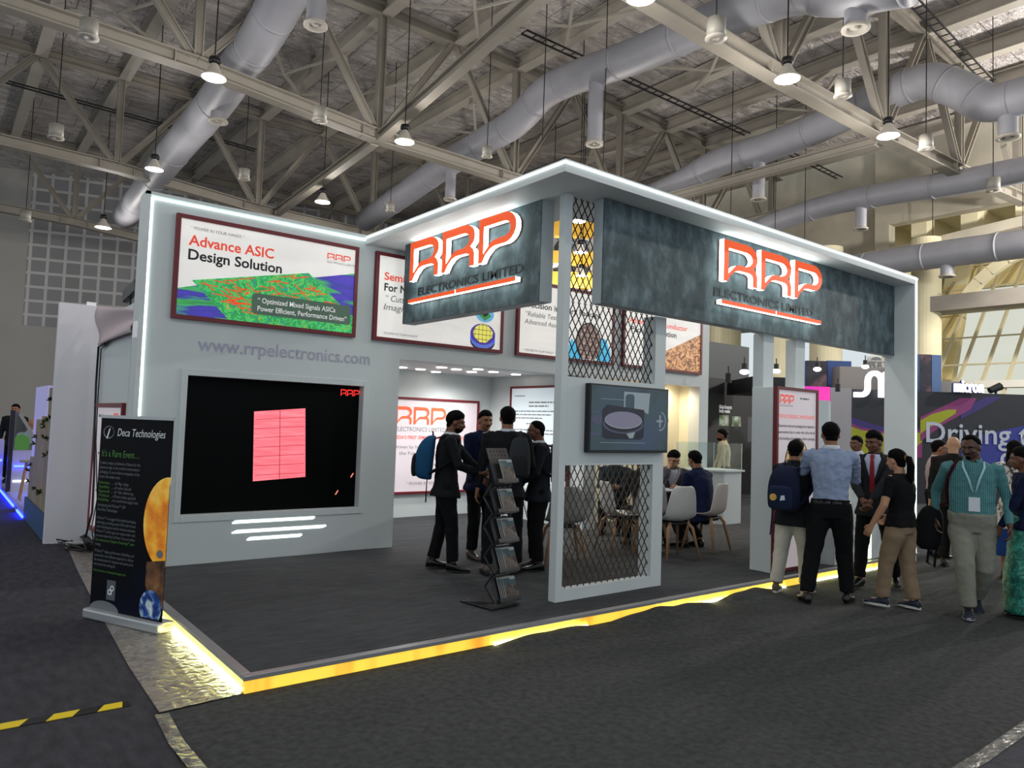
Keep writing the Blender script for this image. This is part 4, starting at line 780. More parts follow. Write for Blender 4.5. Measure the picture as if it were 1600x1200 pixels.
def person(loc, heading, H, label, L, pose=None, vox=.009, fine=False):
    """L: look dict; pose: hip, feet, lean, twist, hands, head.  local axes: +Y forward, +X right hand side"""
    P = dict(hip=(0, 0, .528), feet=(((.06, 0, 0), 0), ((-.06, 0, 0), 0)), lean=2, side=0, twist=0, rh=(.16, .03, .47), lh=(-.16, .03, .47), re=(.5, -1, -.2), le=(-.5, -1, -.2), head=(0, 0), kn=((.1, 1, 0), (-.1, 1, 0)), curl=(35, 35), palm=(None, None))
    P.update(pose or {}); X, Y, Z = V((1,0,0)), V((0,1,0)), V((0,0,1))
    root = empty('person', loc, R_(heading-90), label, 'person'); S = lambda v: V(v)*H
    female = L.get('female'); tab = L.get('tab') or (FEM if female else MALE)
    hipc = S(P['hip']); ln, tw, sd = R_(P['lean']), R_(P['twist']), R_(P['side'])
    up = V((math.sin(sd), math.sin(ln), math.cos(ln))).normalized(); fw = V((-math.sin(tw), math.cos(tw), 0)); rt = fw.cross(up).normalized(); fw = up.cross(rt).normalized()
    fw0 = Y; rt0 = X
    neck = hipc+up*.33*H
    def fr(t):                                        # torso frame at height t along the spine
        u = max(0, min(1, t)); r = (rt0*(1-u)+rt*u).normalized(); f = up.cross(r).normalized(); c = hipc+up*.33*H*t+f*(.010*H*math.sin(min(max(t, 0), 1)*math.pi))*(-1)
        return c, r, f
    def rings(t0, t1, n, k, add=0, extra=None):
        out = []
        for i in range(n+1):
            t = t0+(t1-t0)*i/n; a, b = interp(t, extra or tab); c, r, f = fr(t); out.append((c, r, f, a*H*k+add, b*H*k+add))
        return out
    def loft(mb, rr, n=20):
        vs = [c+r*math.cos(2*math.pi*j/n)*a*(1+.12*abs(math.sin(4*math.pi*j/n)))+f*math.sin(2*math.pi*j/n)*b for c, r, f, a, b in rr for j in range(n)]; m = len(rr)
        mb.add(vs, [(i*n+j, i*n+(j+1) % n, (i+1)*n+(j+1) % n, (i+1)*n+j) for i in range(m-1) for j in range(n)]+[tuple(range(n))[::-1], tuple(range((m-1)*n, m*n))])
    def tpt(t, ang, off=0, k=1.0, add=0):              # point on the torso skin, ang 0 = front, + to the right
        a, b = interp(t, tab); c, r, f = fr(t); s, q = math.sin(R_(ang)), math.cos(R_(ang)); a = a*H*k+add+off; b = b*H*k+add+off
        return c+r*s*a*(1+.12*abs(math.sin(2*R_(ang))))+f*q*b
    # limbs
    sh = {}; el_ = {}; wr = {}; hd = {}; kn = {}; an = {}; hpj = {}
    sw_ = .098 if female else .112
    for s, nm in ((1, 'r'), (-1, 'l')):
        c, r, f = fr(.885); sh[s] = c+r*s*sw_*H*L.get('shw', 1)-up*.004*H
        hint = V(P[nm+'e']); t = S(P[nm+'h']); el_[s], wr[s] = ik(sh[s], t, .172*H, .15*H, hint)
        i = 0 if s == 1 else 1; (fx, fy, fz), fyaw = P['feet'][i]; hpj[s] = hipc+rt0*s*.052*H-Z*.005*H
        kn[s], an[s] = ik(hpj[s], V((fx*H, fy*H, fz*H+.048*H)), .245*H, .225*H, V(P['kn'][i]))
    # ---- body ----
    mb = MB(); loft(mb, rings(-.1, .93, 12, .8)); ak = .72 if L.get('sleeve', 1) == 1 else 1.0
    hyaw, hpit = R_(P['head'][0]), R_(P['head'][1]); hf = (fw*math.cos(hyaw)-rt*math.sin(-hyaw)*1).normalized(); hf = (hf*math.cos(hpit)+Z*math.sin(hpit)).normalized(); hr = hf.cross(Z).normalized(); hu = hr.cross(hf).normalized()
    hc = neck+up*.030*H+hu*.044*H+hf*.016*H; k = H*L.get('hk', 1.0); ax = (hr, hf, hu); nk = .030 if female else .034
    mb.tube([neck-up*.03*H, neck+up*.012*H-hf*.006*H, hc-hu*.035*H-hf*.019*H, hc-hu*.012*H-hf*.021*H], [nk*H*1.2, nk*H*1.04, nk*H*1.02, nk*H*.98], 16)
    cran = (.0445*k, .0555*k, .050*k); cc = hc+hu*.014*k-hf*.007*k
    mb.ell(cc, cran, ax, 20, 12); mb.ell(hc-hu*.018*k+hf*.012*k, (.037*k, .037*k, .043*k), ax, 18, 10); mb.ell(hc-hu*.046*k+hf*.024*k, (.020*k, .020*k, .015*k), ax)
    mb.ell(hc-hu*.030*k-hf*.004*k, (.036*k, .03*k, .024*k), ax)
    mb.tube([hc+hu*.010*k+hf*.044*k, hc-hu*.007*k+hf*.052*k, hc-hu*.018*k+hf*.058*k, hc-hu*.022*k+hf*.05*k], [.006*k, .0075*k, .0105*k, .008*k], 8)
    for s in (1, -1):
        mb.ell(hc+hr*s*.0445*k-hf*.006*k-hu*.005*k, (.006*k, .012*k, .017*k), ax, 10, 6); mb.ell(hc+hr*s*.022*k+hf*.036*k-hu*.014*k, (.014*k, .012*k, .012*k), ax, 10, 6)
    mb.ell(hc+hu*.013*k+hf*.040*k, (.034*k, .013*k, .007*k), ax, 12, 6); mb.ell(hc-hu*.034*k+hf*.042*k, (.014*k, .010*k, .0075*k), ax, 10, 6)
    for s in (1, -1):
        mb.tube([sh[s]-rt*s*.02*H, lerp(sh[s], el_[s], .35), el_[s], lerp(el_[s], wr[s], .3), wr[s]], [.028*H*ak, .029*H*ak, .0245*H*ak, .0235*H*ak, .0158*H], 12); mb.ell(sh[s], (.028*H*ak,)*3)
        mb.tube([hpj[s], lerp(hpj[s], kn[s], .3), kn[s], lerp(kn[s], an[s], .3), an[s]], [.042*H, .040*H, .029*H, .030*H, .021*H], 12)
        # hand: palm, four bent fingers, thumb from the side of the palm
        d = (wr[s]-el_[s]).normalized(); pi = 0 if s == 1 else 1; pn = V(P['palm'][pi]) if P['palm'][pi] else rt*(-s)
        pn = (pn-d*pn.dot(d)); pn = pn.normalized() if pn.length > .1 else d.orthogonal().normalized(); side = d.cross(pn).normalized()
        th_side = 1 if side.dot(fw) > 0 else -1
        if abs(side.dot(fw)) < .3: th_side = 1 if side.dot(Z) > 0 else -1
        side = side*th_side
        mb.tube([wr[s]-d*.01*H, wr[s]+d*.012*H, wr[s]+d*.034*H, wr[s]+d*.054*H], [(.016*H, .012*H), (.021*H, .012*H), (.025*H, .0105*H), (.023*H, .009*H)], 12, ax=side)
        cu = R_(P['curl'][pi]); hd[s] = wr[s]+d*.06*H+pn*.012*H
        for q, (o, l) in enumerate(((.0185, .042), (.0062, .047), (-.0062, .044), (-.0185, .035))):
            p0 = wr[s]+d*.046*H+side*o*H; p1 = p0+d*.008*H; sp = side*(o*.12); ang = cu*(.55+.1*q); v1 = (d*math.cos(ang)+pn*math.sin(ang)+sp*8).normalized(); p2 = p1+v1*l*.5*H; a2 = ang+cu*.8; v2 = (d*math.cos(a2)+pn*math.sin(a2)+sp*4).normalized(); p3 = p2+v2*l*.3*H; a3 = a2+cu*.5; p4 = p3+(d*math.cos(a3)+pn*math.sin(a3))*l*.24*H
            mb.tube([p0, p1, p2, p3, p4], [.0058*H, .0056*H, .0052*H, .0048*H, .0036*H], 8)
        t0 = wr[s]+d*.014*H+side*.014*H; t1 = t0+(d*.6+side*.75+pn*.3).normalized()*.024*H; t2 = t1+(d*.9+side*.25+pn*.4).normalized()*.019*H; t3 = t2+(d+pn*.5).normalized()*.013*H
        mb.tube([t0, t1, t2, t3], [.0085*H, .0068*H, .006*H, .0042*H], 8)
    sk = SKIN[L.get('skin', 'brown')]
    mb.build('body', sk, root, smooth=True, remesh=.0055 if fine else vox, sm=1)
    # ---- face details ----
    eyes = L.get('eyes', True)
    for s in (1, -1):
        e = hc+hr*s*.0172*k+hf*.0425*k+hu*.0015*k; eo = MB().ell(e, (.0068*k, .005*k, .0027*k), ax, 10, 7).build('eye', m_eyew, root, smooth=True); MB().ell(e+hf*.0032*k, (.003*k, .0024*k, .0028*k), ax, 8, 6).build('iris', m_iris, eo, smooth=True)
        MB().tube([hc+hr*s*.009*k+hf*.0535*k+hu*.011*k, hc+hr*s*.02*k+hf*.0515*k+hu*.015*k, hc+hr*s*.030*k+hf*.0445*k+hu*.0115*k], [(.0016*k, .0026*k), (.0018*k, .003*k), (.001*k, .0018*k)], 6, ax=hf).build('eyebrow', m_hair, root)
    MB().tube([hc-hr*.0125*k+hf*.0485*k-hu*.0345*k, hc+hf*.053*k-hu*.033*k, hc+hr*.0125*k+hf*.0485*k-hu*.0345*k], [.0015*k, .0034*k, .0015*k], 8).build('mouth', m_lip, root, smooth=True)
    if L.get('mustache'): MB().tube([hc-hr*.016*k+hf*.046*k-hu*.030*k, hc-hr*.007*k+hf*.0535*k-hu*.0265*k, hc+hr*.007*k+hf*.0535*k-hu*.0265*k, hc+hr*.016*k+hf*.046*k-hu*.030*k], [.002*k, .0042*k, .0042*k, .002*k], 8).build('moustache', m_hair, root, smooth=True)
    if L.get('beard'):
        vs = []; n1, n2 = 16, 5
        for i in range(n1+1):
            a = R_(-100+200*i/n1)
            for j in range(n2+1):
                v = j/n2; e = R_(-22-50*v); R1 = V((.0405, .0445, .05))*k*1.03; vs.append(hc-hu*.016*k+hf*.010*k+hr*math.sin(a)*math.cos(e)*R1.x+hf*math.cos(a)*math.cos(e)*R1.y+hu*math.sin(e)*R1.z*1.0)
        MB().add(vs, [(i*(n2+1)+j, i*(n2+1)+j+1, (i+1)*(n2+1)+j+1, (i+1)*(n2+1)+j) for i in range(n1) for j in range(n2)]).build('beard', m_hair, root, smooth=True, solid=.006)
    if L.get('goatee'): MB().ell(hc-hu*.05*k+hf*.036*k, (.014*k, .012*k, .012*k), ax).build('goatee', m_hair, root, smooth=True)
    if L.get('glasses'):
        g = MB()
        for s in (1, -1):
            ce = hc+hr*s*.0185*k+hf*.0565*k+hu*.001*k; g.tube([ce+hr*.0145*k*math.cos(2*math.pi*i/14)+hu*.0105*k*math.sin(2*math.pi*i/14) for i in range(15)], [.0009*k]*15, 5); g.tube([ce+hr*s*.0145*k, hc+hr*s*.046*k+hf*.0*k+hu*.003*k], [.0009*k]*2, 5)
        g.tube([hc-hr*.004*k+hf*.0575*k, hc+hr*.004*k+hf*.0575*k], [.0009*k]*2, 5); g.build('glasses', m_black, root)
    # ---- hair ----
    style = L.get('hair', 'short')
    if style != 'bald':
        vs = []; n1, n2 = 36, 14; thick = {'short': .0065, 'thin': .004, 'long': .009, 'full': .0095}[style]*H
        for i in range(n1):
            a = 2*math.pi*i/n1; fr_ = math.cos(a)                        # 1 = front
            hl = {'short': 27, 'full': 22, 'long': 28, 'thin': 44}[style] if fr_ > .72 else None
            if hl is None:
                if fr_ > .35: hl = lerp(8, {'short': 27, 'full': 22, 'long': 28, 'thin': 40}[style], (fr_-.35)/.37)
                elif fr_ > -.05: hl = lerp(-4, 8, (fr_+.05)/.4) if abs(math.sin(a)) < 1.1 else 0
                else: hl = lerp(-52, -4, max(0, (fr_+.6))/.55) if fr_ > -.6 else -52
                if style == 'long': hl = min(hl, 6)
            hl += 7*noise.noise(V((a*3.1, H*31, 0)))
            for j in range(n2+1):
                e = R_(hl+(89-hl)*(j/n2)); tk = thick*(lambda q: q*q*(3-2*q))(min(1, .08+(j/n2)*2.4))*(1+.3*noise.noise(V((a*2.5, e*3, H*9)))+.35*math.sin(e)); R1 = (cran[0]+tk, cran[1]+tk, cran[2]+tk*1.25)
                if e < 0: sq = .5*(1+fr_)
                vs.append(cc+hr*math.sin(a)*math.cos(e)*R1[0]+hf*math.cos(a)*math.cos(e)*R1[1]+hu*math.sin(e)*R1[2])
        nb = n1*(n2+1); vs += [cc+(v-cc)*.8 for v in vs[:nb:n2+1]]
        fs = [(i*(n2+1)+j, i*(n2+1)+j+1, ((i+1) % n1)*(n2+1)+j+1, ((i+1) % n1)*(n2+1)+j) for i in range(n1) for j in range(n2)]+[(nb+i, i*(n2+1), ((i+1) % n1)*(n2+1), nb+(i+1) % n1) for i in range(n1)]+[tuple(i*(n2+1)+n2 for i in range(n1))]
        hb = MB().add(vs, fs); hb.ell(cc-hu*.034*k-hf*.026*k, (.034*k, .026*k, .030*k), ax, 16, 9)
        if style == 'long' and not L.get('pony'): hb.tube([cc-hf*.03*k-hu*.0*k, cc-hf*.045*k-hu*.05*k, cc-hf*.05*k-hu*.11*k, cc-hf*.05*k-hu*.18*k, cc-hf*.045*k-hu*.23*k], [(.044*k, .028*k), (.05*k, .028*k), (.052*k, .024*k), (.045*k, .02*k), (.02*k, .01*k)], 16, ax=hr)
        if L.get('pony'): hb.tube([cc-hf*.05*k+hu*.005*k, cc-hf*.078*k+hu*.0*k, cc-hf*.088*k-hu*.05*k, cc-hf*.08*k-hu*.12*k, cc-hf*.07*k-hu*.185*k], [.016*k, .02*k, (.027*k, .022*k), (.026*k, .02*k), .006*k], 12, ax=hr); MB().tube([cc-hf*.06*k+hu*.003*k, cc-hf*.068*k+hu*.003*k], [.02*k, .02*k], 12).build('hair_band', mat('hair_band', '#8a6a3a'), root)
        hb.build('hair', mat('hair_grey', '#2a2727', .6, bump=.3, bs=60) if L.get('grey') else m_hair, root, smooth=True)
    # ---- clothes ----
    tc, bc = L['top'], L['bottom']; kind = L.get('kind', 'jacket'); dz = .9
    if L.get('skirt'):
        g = MB(); rr = []; z1 = L['skirt']
        for i in range(9):
            u = i/8; z = lerp(hipc.z+.07*H, z1*H, u); c = V((hipc.x*(1-u), hipc.y*(1-u), z)); a = lerp(.088, .095+.05*(1-z1/.5), min(1, u*1.6))*H; rr.append((c, X, Y, a, a*.85))
        loft(g, rr, 24); g.build('skirt', bc, root, smooth=True, remesh=.014, disp=.03, dscale=.15, sm=2)
    else:
        g = MB(); loft(g, rings(-.16, .15, 6, 1.0, (.008 if kind in ('tee', 'coat', 'jacket') else .013)*H))
        lw = L.get('legw', 1.0)
        for s in (1, -1):
            up_ = an[s]+(kn[s]-an[s]).normalized()*.0*H
            g.tube([hpj[s]+Z*.02*H, hpj[s]-Z*.03*H+ (kn[s]-hpj[s])*.1, lerp(hpj[s], kn[s], .5), kn[s], lerp(kn[s], an[s], .45), lerp(kn[s], an[s], .95)], [.056*H, .062*H*lw**.5, .052*H*lw, .043*H*lw, .040*H*lw, (.036*H*lw, .040*H*lw)], 16, ax=X)
        g.build('trousers', bc, root, smooth=True, remesh=vox+.002, disp=.018, dscale=.09, sm=3)
    sl = L.get('sleeve', 1.0); jk = kind == 'jacket'; add = (.012 if jk or kind == 'coat' else .014 if kind == 'tee' else .006)*H; t0 = {'jacket': -.2, 'shirt': .06, 'tee': -.03, 'kurta': -.5, 'coat': -.25}[kind]
    g = MB()
    if kind == 'kurta': ex = [(-.5, .125, .1), (-.1, .1, .082)]+list(tab[1:])
    else: ex = [(-.3, .115, .093), (-.12, .106, .083)]+list(tab[1:])
    loft(g, rings(t0, .985, 14, 1.0, add, ex), 24)
    for s in (1, -1):
        e1 = .034 if jk else .030
        pts = [sh[s]-rt*s*.03*H+up*.004*H, sh[s]+up*.0*H, lerp(sh[s], el_[s], .4), el_[s], lerp(el_[s], wr[s], .5), lerp(el_[s], wr[s], .93)]; rd = [.034*H, (e1+.006)*H, e1*H, (e1-.004)*H, (e1-.007)*H, (.0215 if jk else .0195)*H]
        if sl < 1: n_ = 3 if sl > .45 else 2; pts = pts[:n_]+[lerp(sh[s], el_[s], min(1, sl*1.6))]; rd = rd[:n_]+[.033*H]
        g.tube(pts, rd, 16)
    tname = {'jacket': 'jacket', 'shirt': 'shirt', 'tee': 'tshirt', 'kurta': 'tunic', 'coat': 'jacket'}[kind]
    g.build(tname, tc, root, smooth=True, remesh=vox+.001, disp=L.get('fold', .016), dscale=.06, sm=3)
    # collar
    if L.get('collar', True):
        cm = L.get('collarm', tc); c, r, f = fr(1.0); n_ = 20; vs = []
        for i in range(n_+1):
            a = R_(18+324*i/n_); q = c+r*math.sin(a)*.040*H+f*math.cos(a)*.042*H; vs += [q-up*.010*H+(q-c).normalized()*.008*H, q+up*(.009 if jk else .015)*H*(1 if abs(i-n_/2) < 8 else .5)]
        MB().add(vs, [(2*i, 2*i+1, 2*i+3, 2*i+2) for i in range(n_)]).build('collar', cm, root, smooth=True, solid=.006)
    def patch(name, m, rows, off, nn_=5, solid=.003, lab=None):
        vs = []
        for t, a0, a1 in rows:
            for j in range(nn_): vs.append(tpt(t, a0+(a1-a0)*j/(nn_-1), off, 1.0, add))
        return MB().add(vs, [(i*nn_+j, i*nn_+j+1, (i+1)*nn_+j+1, (i+1)*nn_+j) for i in range(len(rows)-1) for j in range(nn_-1)]).build(name, m, root, smooth=True, solid=solid, label=lab)
    if L.get('vshirt'):
        patch('shirt_front', L['vshirt'], [(.99, -32, 32), (.9, -26, 26), (.75, -18, 18), (.55, -9, 9), (.4, -3, 3)], .004)
        for s in (1, -1): patch('lapel', tc, [(.985, s*34, s*44), (.88, s*26, s*42), (.8, s*19, s*40), (.76, s*18, s*34), (.55, s*9, s*20), (.38, s*1, s*4)], .008, 4)
    if L.get('tie'): patch('tie', L['tie'], [(.985, -7, 7), (.96, -9, 9), (.9, -5, 5), (.7, -7, 7), (.45, -8, 8), (.28, -8.5, 8.5), (.22, -1, 1)], .014, 4)
    if L.get('belt'): patch('belt', L['belt'], [(.06, -178, 178), (.12, -178, 178)], .012 if kind != 'jacket' else -.004, 30)
    if L.get('lanyard'):
        for s in (1, -1): patch('lanyard', L['lanyard'], [(1.0, s*40, s*46), (.9, s*22, s*28), (.7, s*9, s*14), (.5, s*1.5, s*5.5)], .014, 2, .002)
        if L.get('badge', 1):
            bpt = tpt(.42, 0, .02, 1, add); c, r, f = fr(.42); G = Fr(bpt, r, up); MB().fbox(G, -.045, .045, -.13, 0, 0, .004).build('badge', mat('badge_card', '#d8dfe8', .5), root); MB().fbox(G, -.045, .045, -.04, 0, .004, .006).build('badge_header', mat('badge_blue', '#22406e', .5), root)
    if L.get('buttons'):
        for q in range(5): c = tpt(.2+.15*q, 0, .004, 1, add); MB().ell(c, (.005, .004, .005)).build('button', m_inkg, root)
    # shoes
    for s in (1, -1):
        i = 0 if s == 1 else 1; yaw = R_(P['feet'][i][1]); lift = P['feet'][i][0][2]; pit = R_(P.get('toe', (0, 0))[i]); f = V((math.sin(yaw)*math.cos(pit), math.cos(yaw)*math.cos(pit), -math.sin(pit))); r = f.cross(Z).normalized(); u = r.cross(f).normalized()
        c = an[s]-u*.046*H; G = (r, f, u); g = MB()
        prof = [(-.042, .014, .030), (-.036, .021, .055), (-.01, .023, .058), (.02, .024, .045), (.05, .028, .032), (.08, .029, .026), (.103, .022, .018), (.112, .01, .01)]
        vs = []
        for y, hw, ht in prof:
            for q in range(12):
                a = 2*math.pi*q/12; vs.append(c+f*y*H+r*math.cos(a)*hw*H+u*(max(0, .5+.5*math.sin(a))*ht*H+.002))
        g.add(vs, [(i_*12+j, i_*12+(j+1) % 12, (i_+1)*12+(j+1) % 12, (i_+1)*12+j) for i_ in range(len(prof)-1) for j in range(12)]+[tuple(range(12))[::-1], tuple(range(84, 96))])
        sh_ = g.build('shoe', L.get('shoe', mat('shoe_black', '#0f0e0e', .3)), root, smooth=True)
        so = MB(); n_ = 20; o2 = [(math.cos(2*math.pi*q/n_)*(.030 if math.sin(2*math.pi*q/n_) > -.3 else .025)*H, .034*H+math.sin(2*math.pi*q/n_)*.082*H) for q in range(n_)]
        so.prism(Fr(c-u*.002*H, r, f), o2, -.0*H, (.014 if L.get('solem') else .007)*H); so.build('sole', L.get('solem', m_black), sh_)
        if L.get('lace'): MB().fbox(Fr(c+f*.045*H+u*.036*H, r, f), -.012*H, .012*H, -.015*H, .02*H, 0, .004).build('laces', L['lace'], sh_)
    inf = dict(root=root, tpt=tpt, fr=fr, sh=sh, el=el_, wr=wr, hand=hd, head=(hc, hr, hf, hu), up=up, H=H, add=add, fw=fw, rt=rt)
    return inf
def wpt(inf, p): r = inf['root']; return Matrix.Translation(r.location) @ Matrix.Rotation(r.rotation_euler.z, 4, 'Z') @ V(p)
def backpack(inf, label, m1, m2, w_=.3, h_=.44, d_=.17, low=0, side=0, straps=(1, -1), patch_=None, tag2=None, pocket=True):
    """a backpack hung on a person's back: separate thing, in the same frame as its wearer"""
    r = inf['root']; t = empty('backpack', r.location, r.rotation_euler.z, label, 'backpack'); c, rt, f = inf['fr'](.55); H = inf['H']; up = inf['up']; add = inf['add']
    bk = c-f*(.066*H+add+.012)+rt*side-up*low; F = Fr(bk, rt, up)           # n = rt x up = forward... outward is -f
    out = -f
    mb = MB(); rows = [(-.5, .72, .5), (-.46, .92, .85), (-.3, 1, 1), (0, 1, 1), (.25, .93, .86), (.42, .72, .6), (.5, .4, .3)]; n_ = 20; vs = []
    for v, kw, kd in rows:
        for j in range(n_):
            a = 2*math.pi*j/n_; x = math.copysign(abs(math.cos(a))**.6, math.cos(a))*w_/2*kw; y = math.copysign(abs(math.sin(a))**.6, math.sin(a))*d_/2*kd; vs.append(bk+rt*x+out*(d_*.5*kd+y)+up*v*h_)
    mb.add(vs, [(i*n_+j, i*n_+(j+1) % n_, (i+1)*n_+(j+1) % n_, (i+1)*n_+j) for i in range(6) for j in range(n_)]+[tuple(range(n_))[::-1], tuple(range(6*n_, 7*n_))])
    mb.build('main_bag', m1, t, smooth=True, sub=1)
    if pocket:
        mb = MB(); vs = []
        for v, kw, kd in ((-.46, .7, .3), (-.4, .82, .8), (-.15, .84, 1), (.02, .78, .8), (.06, .6, .3)):
            for j in range(n_): a = 2*math.pi*j/n_; vs.append(bk+rt*math.copysign(abs(math.cos(a))**.6, math.cos(a))*w_/2*kw+out*(d_*.92+math.sin(a)*.045*kd)+up*v*h_)
        mb.add(vs, [(i*n_+j, i*n_+(j+1) % n_, (i+1)*n_+(j+1) % n_, (i+1)*n_+j) for i in range(4) for j in range(n_)]+[tuple(range(n_))[::-1], tuple(range(4*n_, 5*n_))]); mb.build('front_pocket', m2, t, smooth=True, sub=1)
    MB().tube([bk+out*.03+up*h_*.45+rt*.04, bk+out*.04+up*(h_*.45+.06)+rt*.02, bk+out*.04+up*(h_*.45+.06)-rt*.02, bk+out*.03+up*h_*.45-rt*.04], [.008]*4, 8).build('handle', m2, t, smooth=True)
    for s in straps:
        T = inf['tpt']; pts = [bk+up*h_*.42+rt*s*.07+out*.01, T(.93, 180-s*38, .012, 1, add), T(.985, s*78, .012, 1, add), T(.9, s*40, .012, 1, add), T(.7, s*42, .014, 1, add), T(.5, s*72, .014, 1, add), T(.38, s*100, .014, 1, add), bk-up*h_*.36+rt*s*w_*.4+out*.03]
        MB().tube(pts, [(.028, .006)]*len(pts), 8, ax=rt).build('shoulder_strap', m2, t, smooth=True)
    if tag2: MB().tube([bk-up*h_*.4-rt*w_*.42+out*.05, bk-up*(h_*.4+.12)-rt*w_*.45+out*.05, bk-up*(h_*.4+.3)-rt*w_*.5+out*.04], [.006, .006, .008], 6).build('hanging_strap', m2, t)
    if patch_:
        G = Fr(bk+out*(d_*.92+.046)+up*(-h_*.2), -rt, up); MB().prism(G, el(.05, 0, .034, .034), -.008, .004).build('round_patch', mat('patch_yellow', '#c9a24a'), t); MB().prism(G, [(-.07, -.02), (-.02, -.03), (-.03, .02), (-.06, .025)], -.008, .004).build('white_print', mat('patch_white', '#c5d2e6'), t)
    return t
blk = cloth('suit_black', '#17191d'); nvy = cloth('suit_navy', '#141b38'); chr_ = cloth('suit_charcoal', '#26282d'); trb = cloth('trousers_black', '#0f1013'); wht = cloth('shirt_white', '#c9ced6'); lbl = cloth('shirt_light_blue', '#8d9bb8', bump=.2, bs=9, bd=.02)
khk = cloth('trousers_khaki', '#87745f'); crm = cloth('trousers_cream', '#b5b1a8'); sto = cloth('trousers_stone', '#85857a'); teal = checkmat('teal_check', '#125a62', '#5a8c90', 24)
def fl(x, y, z=.1): return (x, y, z)
stand = lambda w=.06, d=0: (((w, d, 0), 8), ((-w, -d, 0), -8))
# group inside the stand
p1 = person(fl(4.24, 6.42), -34, 1.64, 'man in a black suit in profile with a blue backpack, holding a phone', dict(top=blk, bottom=trb, skin='brown', hair='full', beard=1, collarm=wht), dict(lean=4, rh=(.09, .2, .62), lh=(-.03, .24, .6), re=(.8, -.6, -.5), le=(-.8, -.4, -.6), palm=((-.3, -.2, 1), (.2, 0, 1)), feet=(((.06, .06, 0), 14), ((-.05, -.07, 0), -10)), head=(0, -6)))
backpack(p1, 'blue and black backpack worn by the man in profile', cloth('pack_blue', '#1c4a6e'), cloth('pack_black', '#1a1d22'), .32, .46, .2, .02, tag2=1)
t = empty('smartphone', wpt(p1, p1['hand'][1]), R_(-34), 'dark smartphone held by the man with the blue backpack', 'phone'); MB().fbox(Fr((-.02, .03, .01), (1,0,0), (0,.9,.4)), -.035, .035, -.03, .1, 0, .009).build('phone_body', m_black, t, bevel=.002)
person(fl(4.95, 6.78), 268, 1.67, 'man with moustache in a navy suit, half hidden in the inner group', dict(top=nvy, bottom=trb, skin='tan', hair='short', mustache=1, vshirt=wht, shoe=mat('shoe_brown', '#4a3f3a', .25)), dict(head=(10, -4), rh=(.1, .14, .56), lh=(-.14, .06, .5)))
p3 = person(fl(4.66, 5.96), 52, 1.70, 'man in black suit seen from behind with a grey backpack on one shoulder', dict(top=blk, bottom=trb, skin='tan', hair='short', collarm=wht, shoe=mat('shoe_brown', '#4a3f3a', .25)), dict(feet=(((.08, .02, 0), 12), ((-.1, -.05, 0), -12)), rh=(.12, .12, .56), lh=(-.17, .02, .49), head=(-6, 0)))
backpack(p3, 'grey backpack hanging from the right shoulder of the man seen from behind', cloth('pack_grey', '#33363a'), cloth('pack_grey_dark', '#26282b'), .22, .42, .12, .02, .13, straps=(1,))
p4 = person(fl(5.12, 5.98), 152, 1.57, 'older man with glasses in a dark jacket, partly hidden by the white frame post', dict(top=cloth('jacket_slate', '#20242b'), bottom=trb, skin='brown', hair='thin', glasses=1, collarm=wht, grey=0), dict(rh=(.04, .16, .58), lh=(-.06, .15, .58), re=(.9, -.5, -.4), le=(-.9, -.5, -.4), head=(0, -2)))
backpack(p4, 'black backpack worn by the older man with glasses', cloth('pack_black', '#1a1d22'), cloth('pack_black2', '#24262b'), .28, .42, .12)
# outside group at the right
p8 = person(fl(6.98, 4.14, 0), 8, 1.55, 'young person in a black hoodie and cream trousers with a navy backpack', dict(top=blk, bottom=crm, skin='tan', hair='full', kind='coat', shoe=mat('shoe_grey', '#4c4843', .6), solem=m_sole, legw=1.1), dict(rh=(.12, .16, .58), lh=(-.1, .18, .58), feet=(((.06, .06, 0), 10), ((-.07, -.1, 0), -14)), head=(-6, -8)))
backpack(p8, 'navy blue backpack with a round patch, worn by the young person in cream trousers', cloth('pack_navy', '#151c34'), cloth('pack_navy2', '#1b2440'), .31, .46, .2, .03, patch_=1, tag2=1)
person(fl(6.93, 3.74, 0), 31, 1.77, 'tall man in a light blue shirt and black trousers seen from the back', dict(top=lbl, bottom=trb, skin='tan', hair='short', kind='shirt', belt=m_black, fold=.03, legw=1.05, collarm=wht), dict(feet=(((.10, .05, 0), 14), ((-.11, -.06, 0), -16)), rh=(.02, .19, .68), lh=(-.02, .2, .66), re=(1, -.25, -.5), le=(-1, -.25, -.5), head=(-8, -4), lean=3, palm=((-1, 0, 0), (1, 0, 0)), hip=(.01, 0, .515)), fine=False)
person(fl(8.06, 3.82, 0), 190, 1.68, 'man in a charcoal suit with a red tie, hands clasped in front', dict(top=chr_, bottom=trb, skin='brown', hair='full', vshirt=cloth('shirt_ice', '#b9c4de'), tie=cloth('tie_red', '#8e1226', .6), mustache=0), dict(rh=(.03, .17, .565), lh=(-.02, .18, .56), re=(1, -.5, -.4), le=(-1, -.5, -.4), palm=((-1, -.3, 0), (1, -.3, 0)), curl=(55, 55), feet=(((.07, .1, 0), 16), ((-.09, -.12, 0), -20)), head=(16, -8)), vox=.008)
person(fl(7.31, 3.23, 0), 84, 1.50, 'woman in a black t-shirt and khaki trousers with a long ponytail', dict(top=cloth('tee_black', '#121214'), bottom=khk, skin='light', hair='long', pony=1, female=1, kind='tee', sleeve=.42, legw=1.1, collar=False, shoe=mat('shoe_dark_blue', '#1a2233', .6), solem=m_sole, lace=mat('lace_pink', '#b58b86')), dict(lh=(-.15, .1, .52), rh=(.13, .14, .56), le=(-.5, -1, -.3), re=(.9, -.7, -.5), feet=(((.07, -.05, 0), 5), ((-.07, .08, 0), -12)), head=(0, -2)), vox=.008)
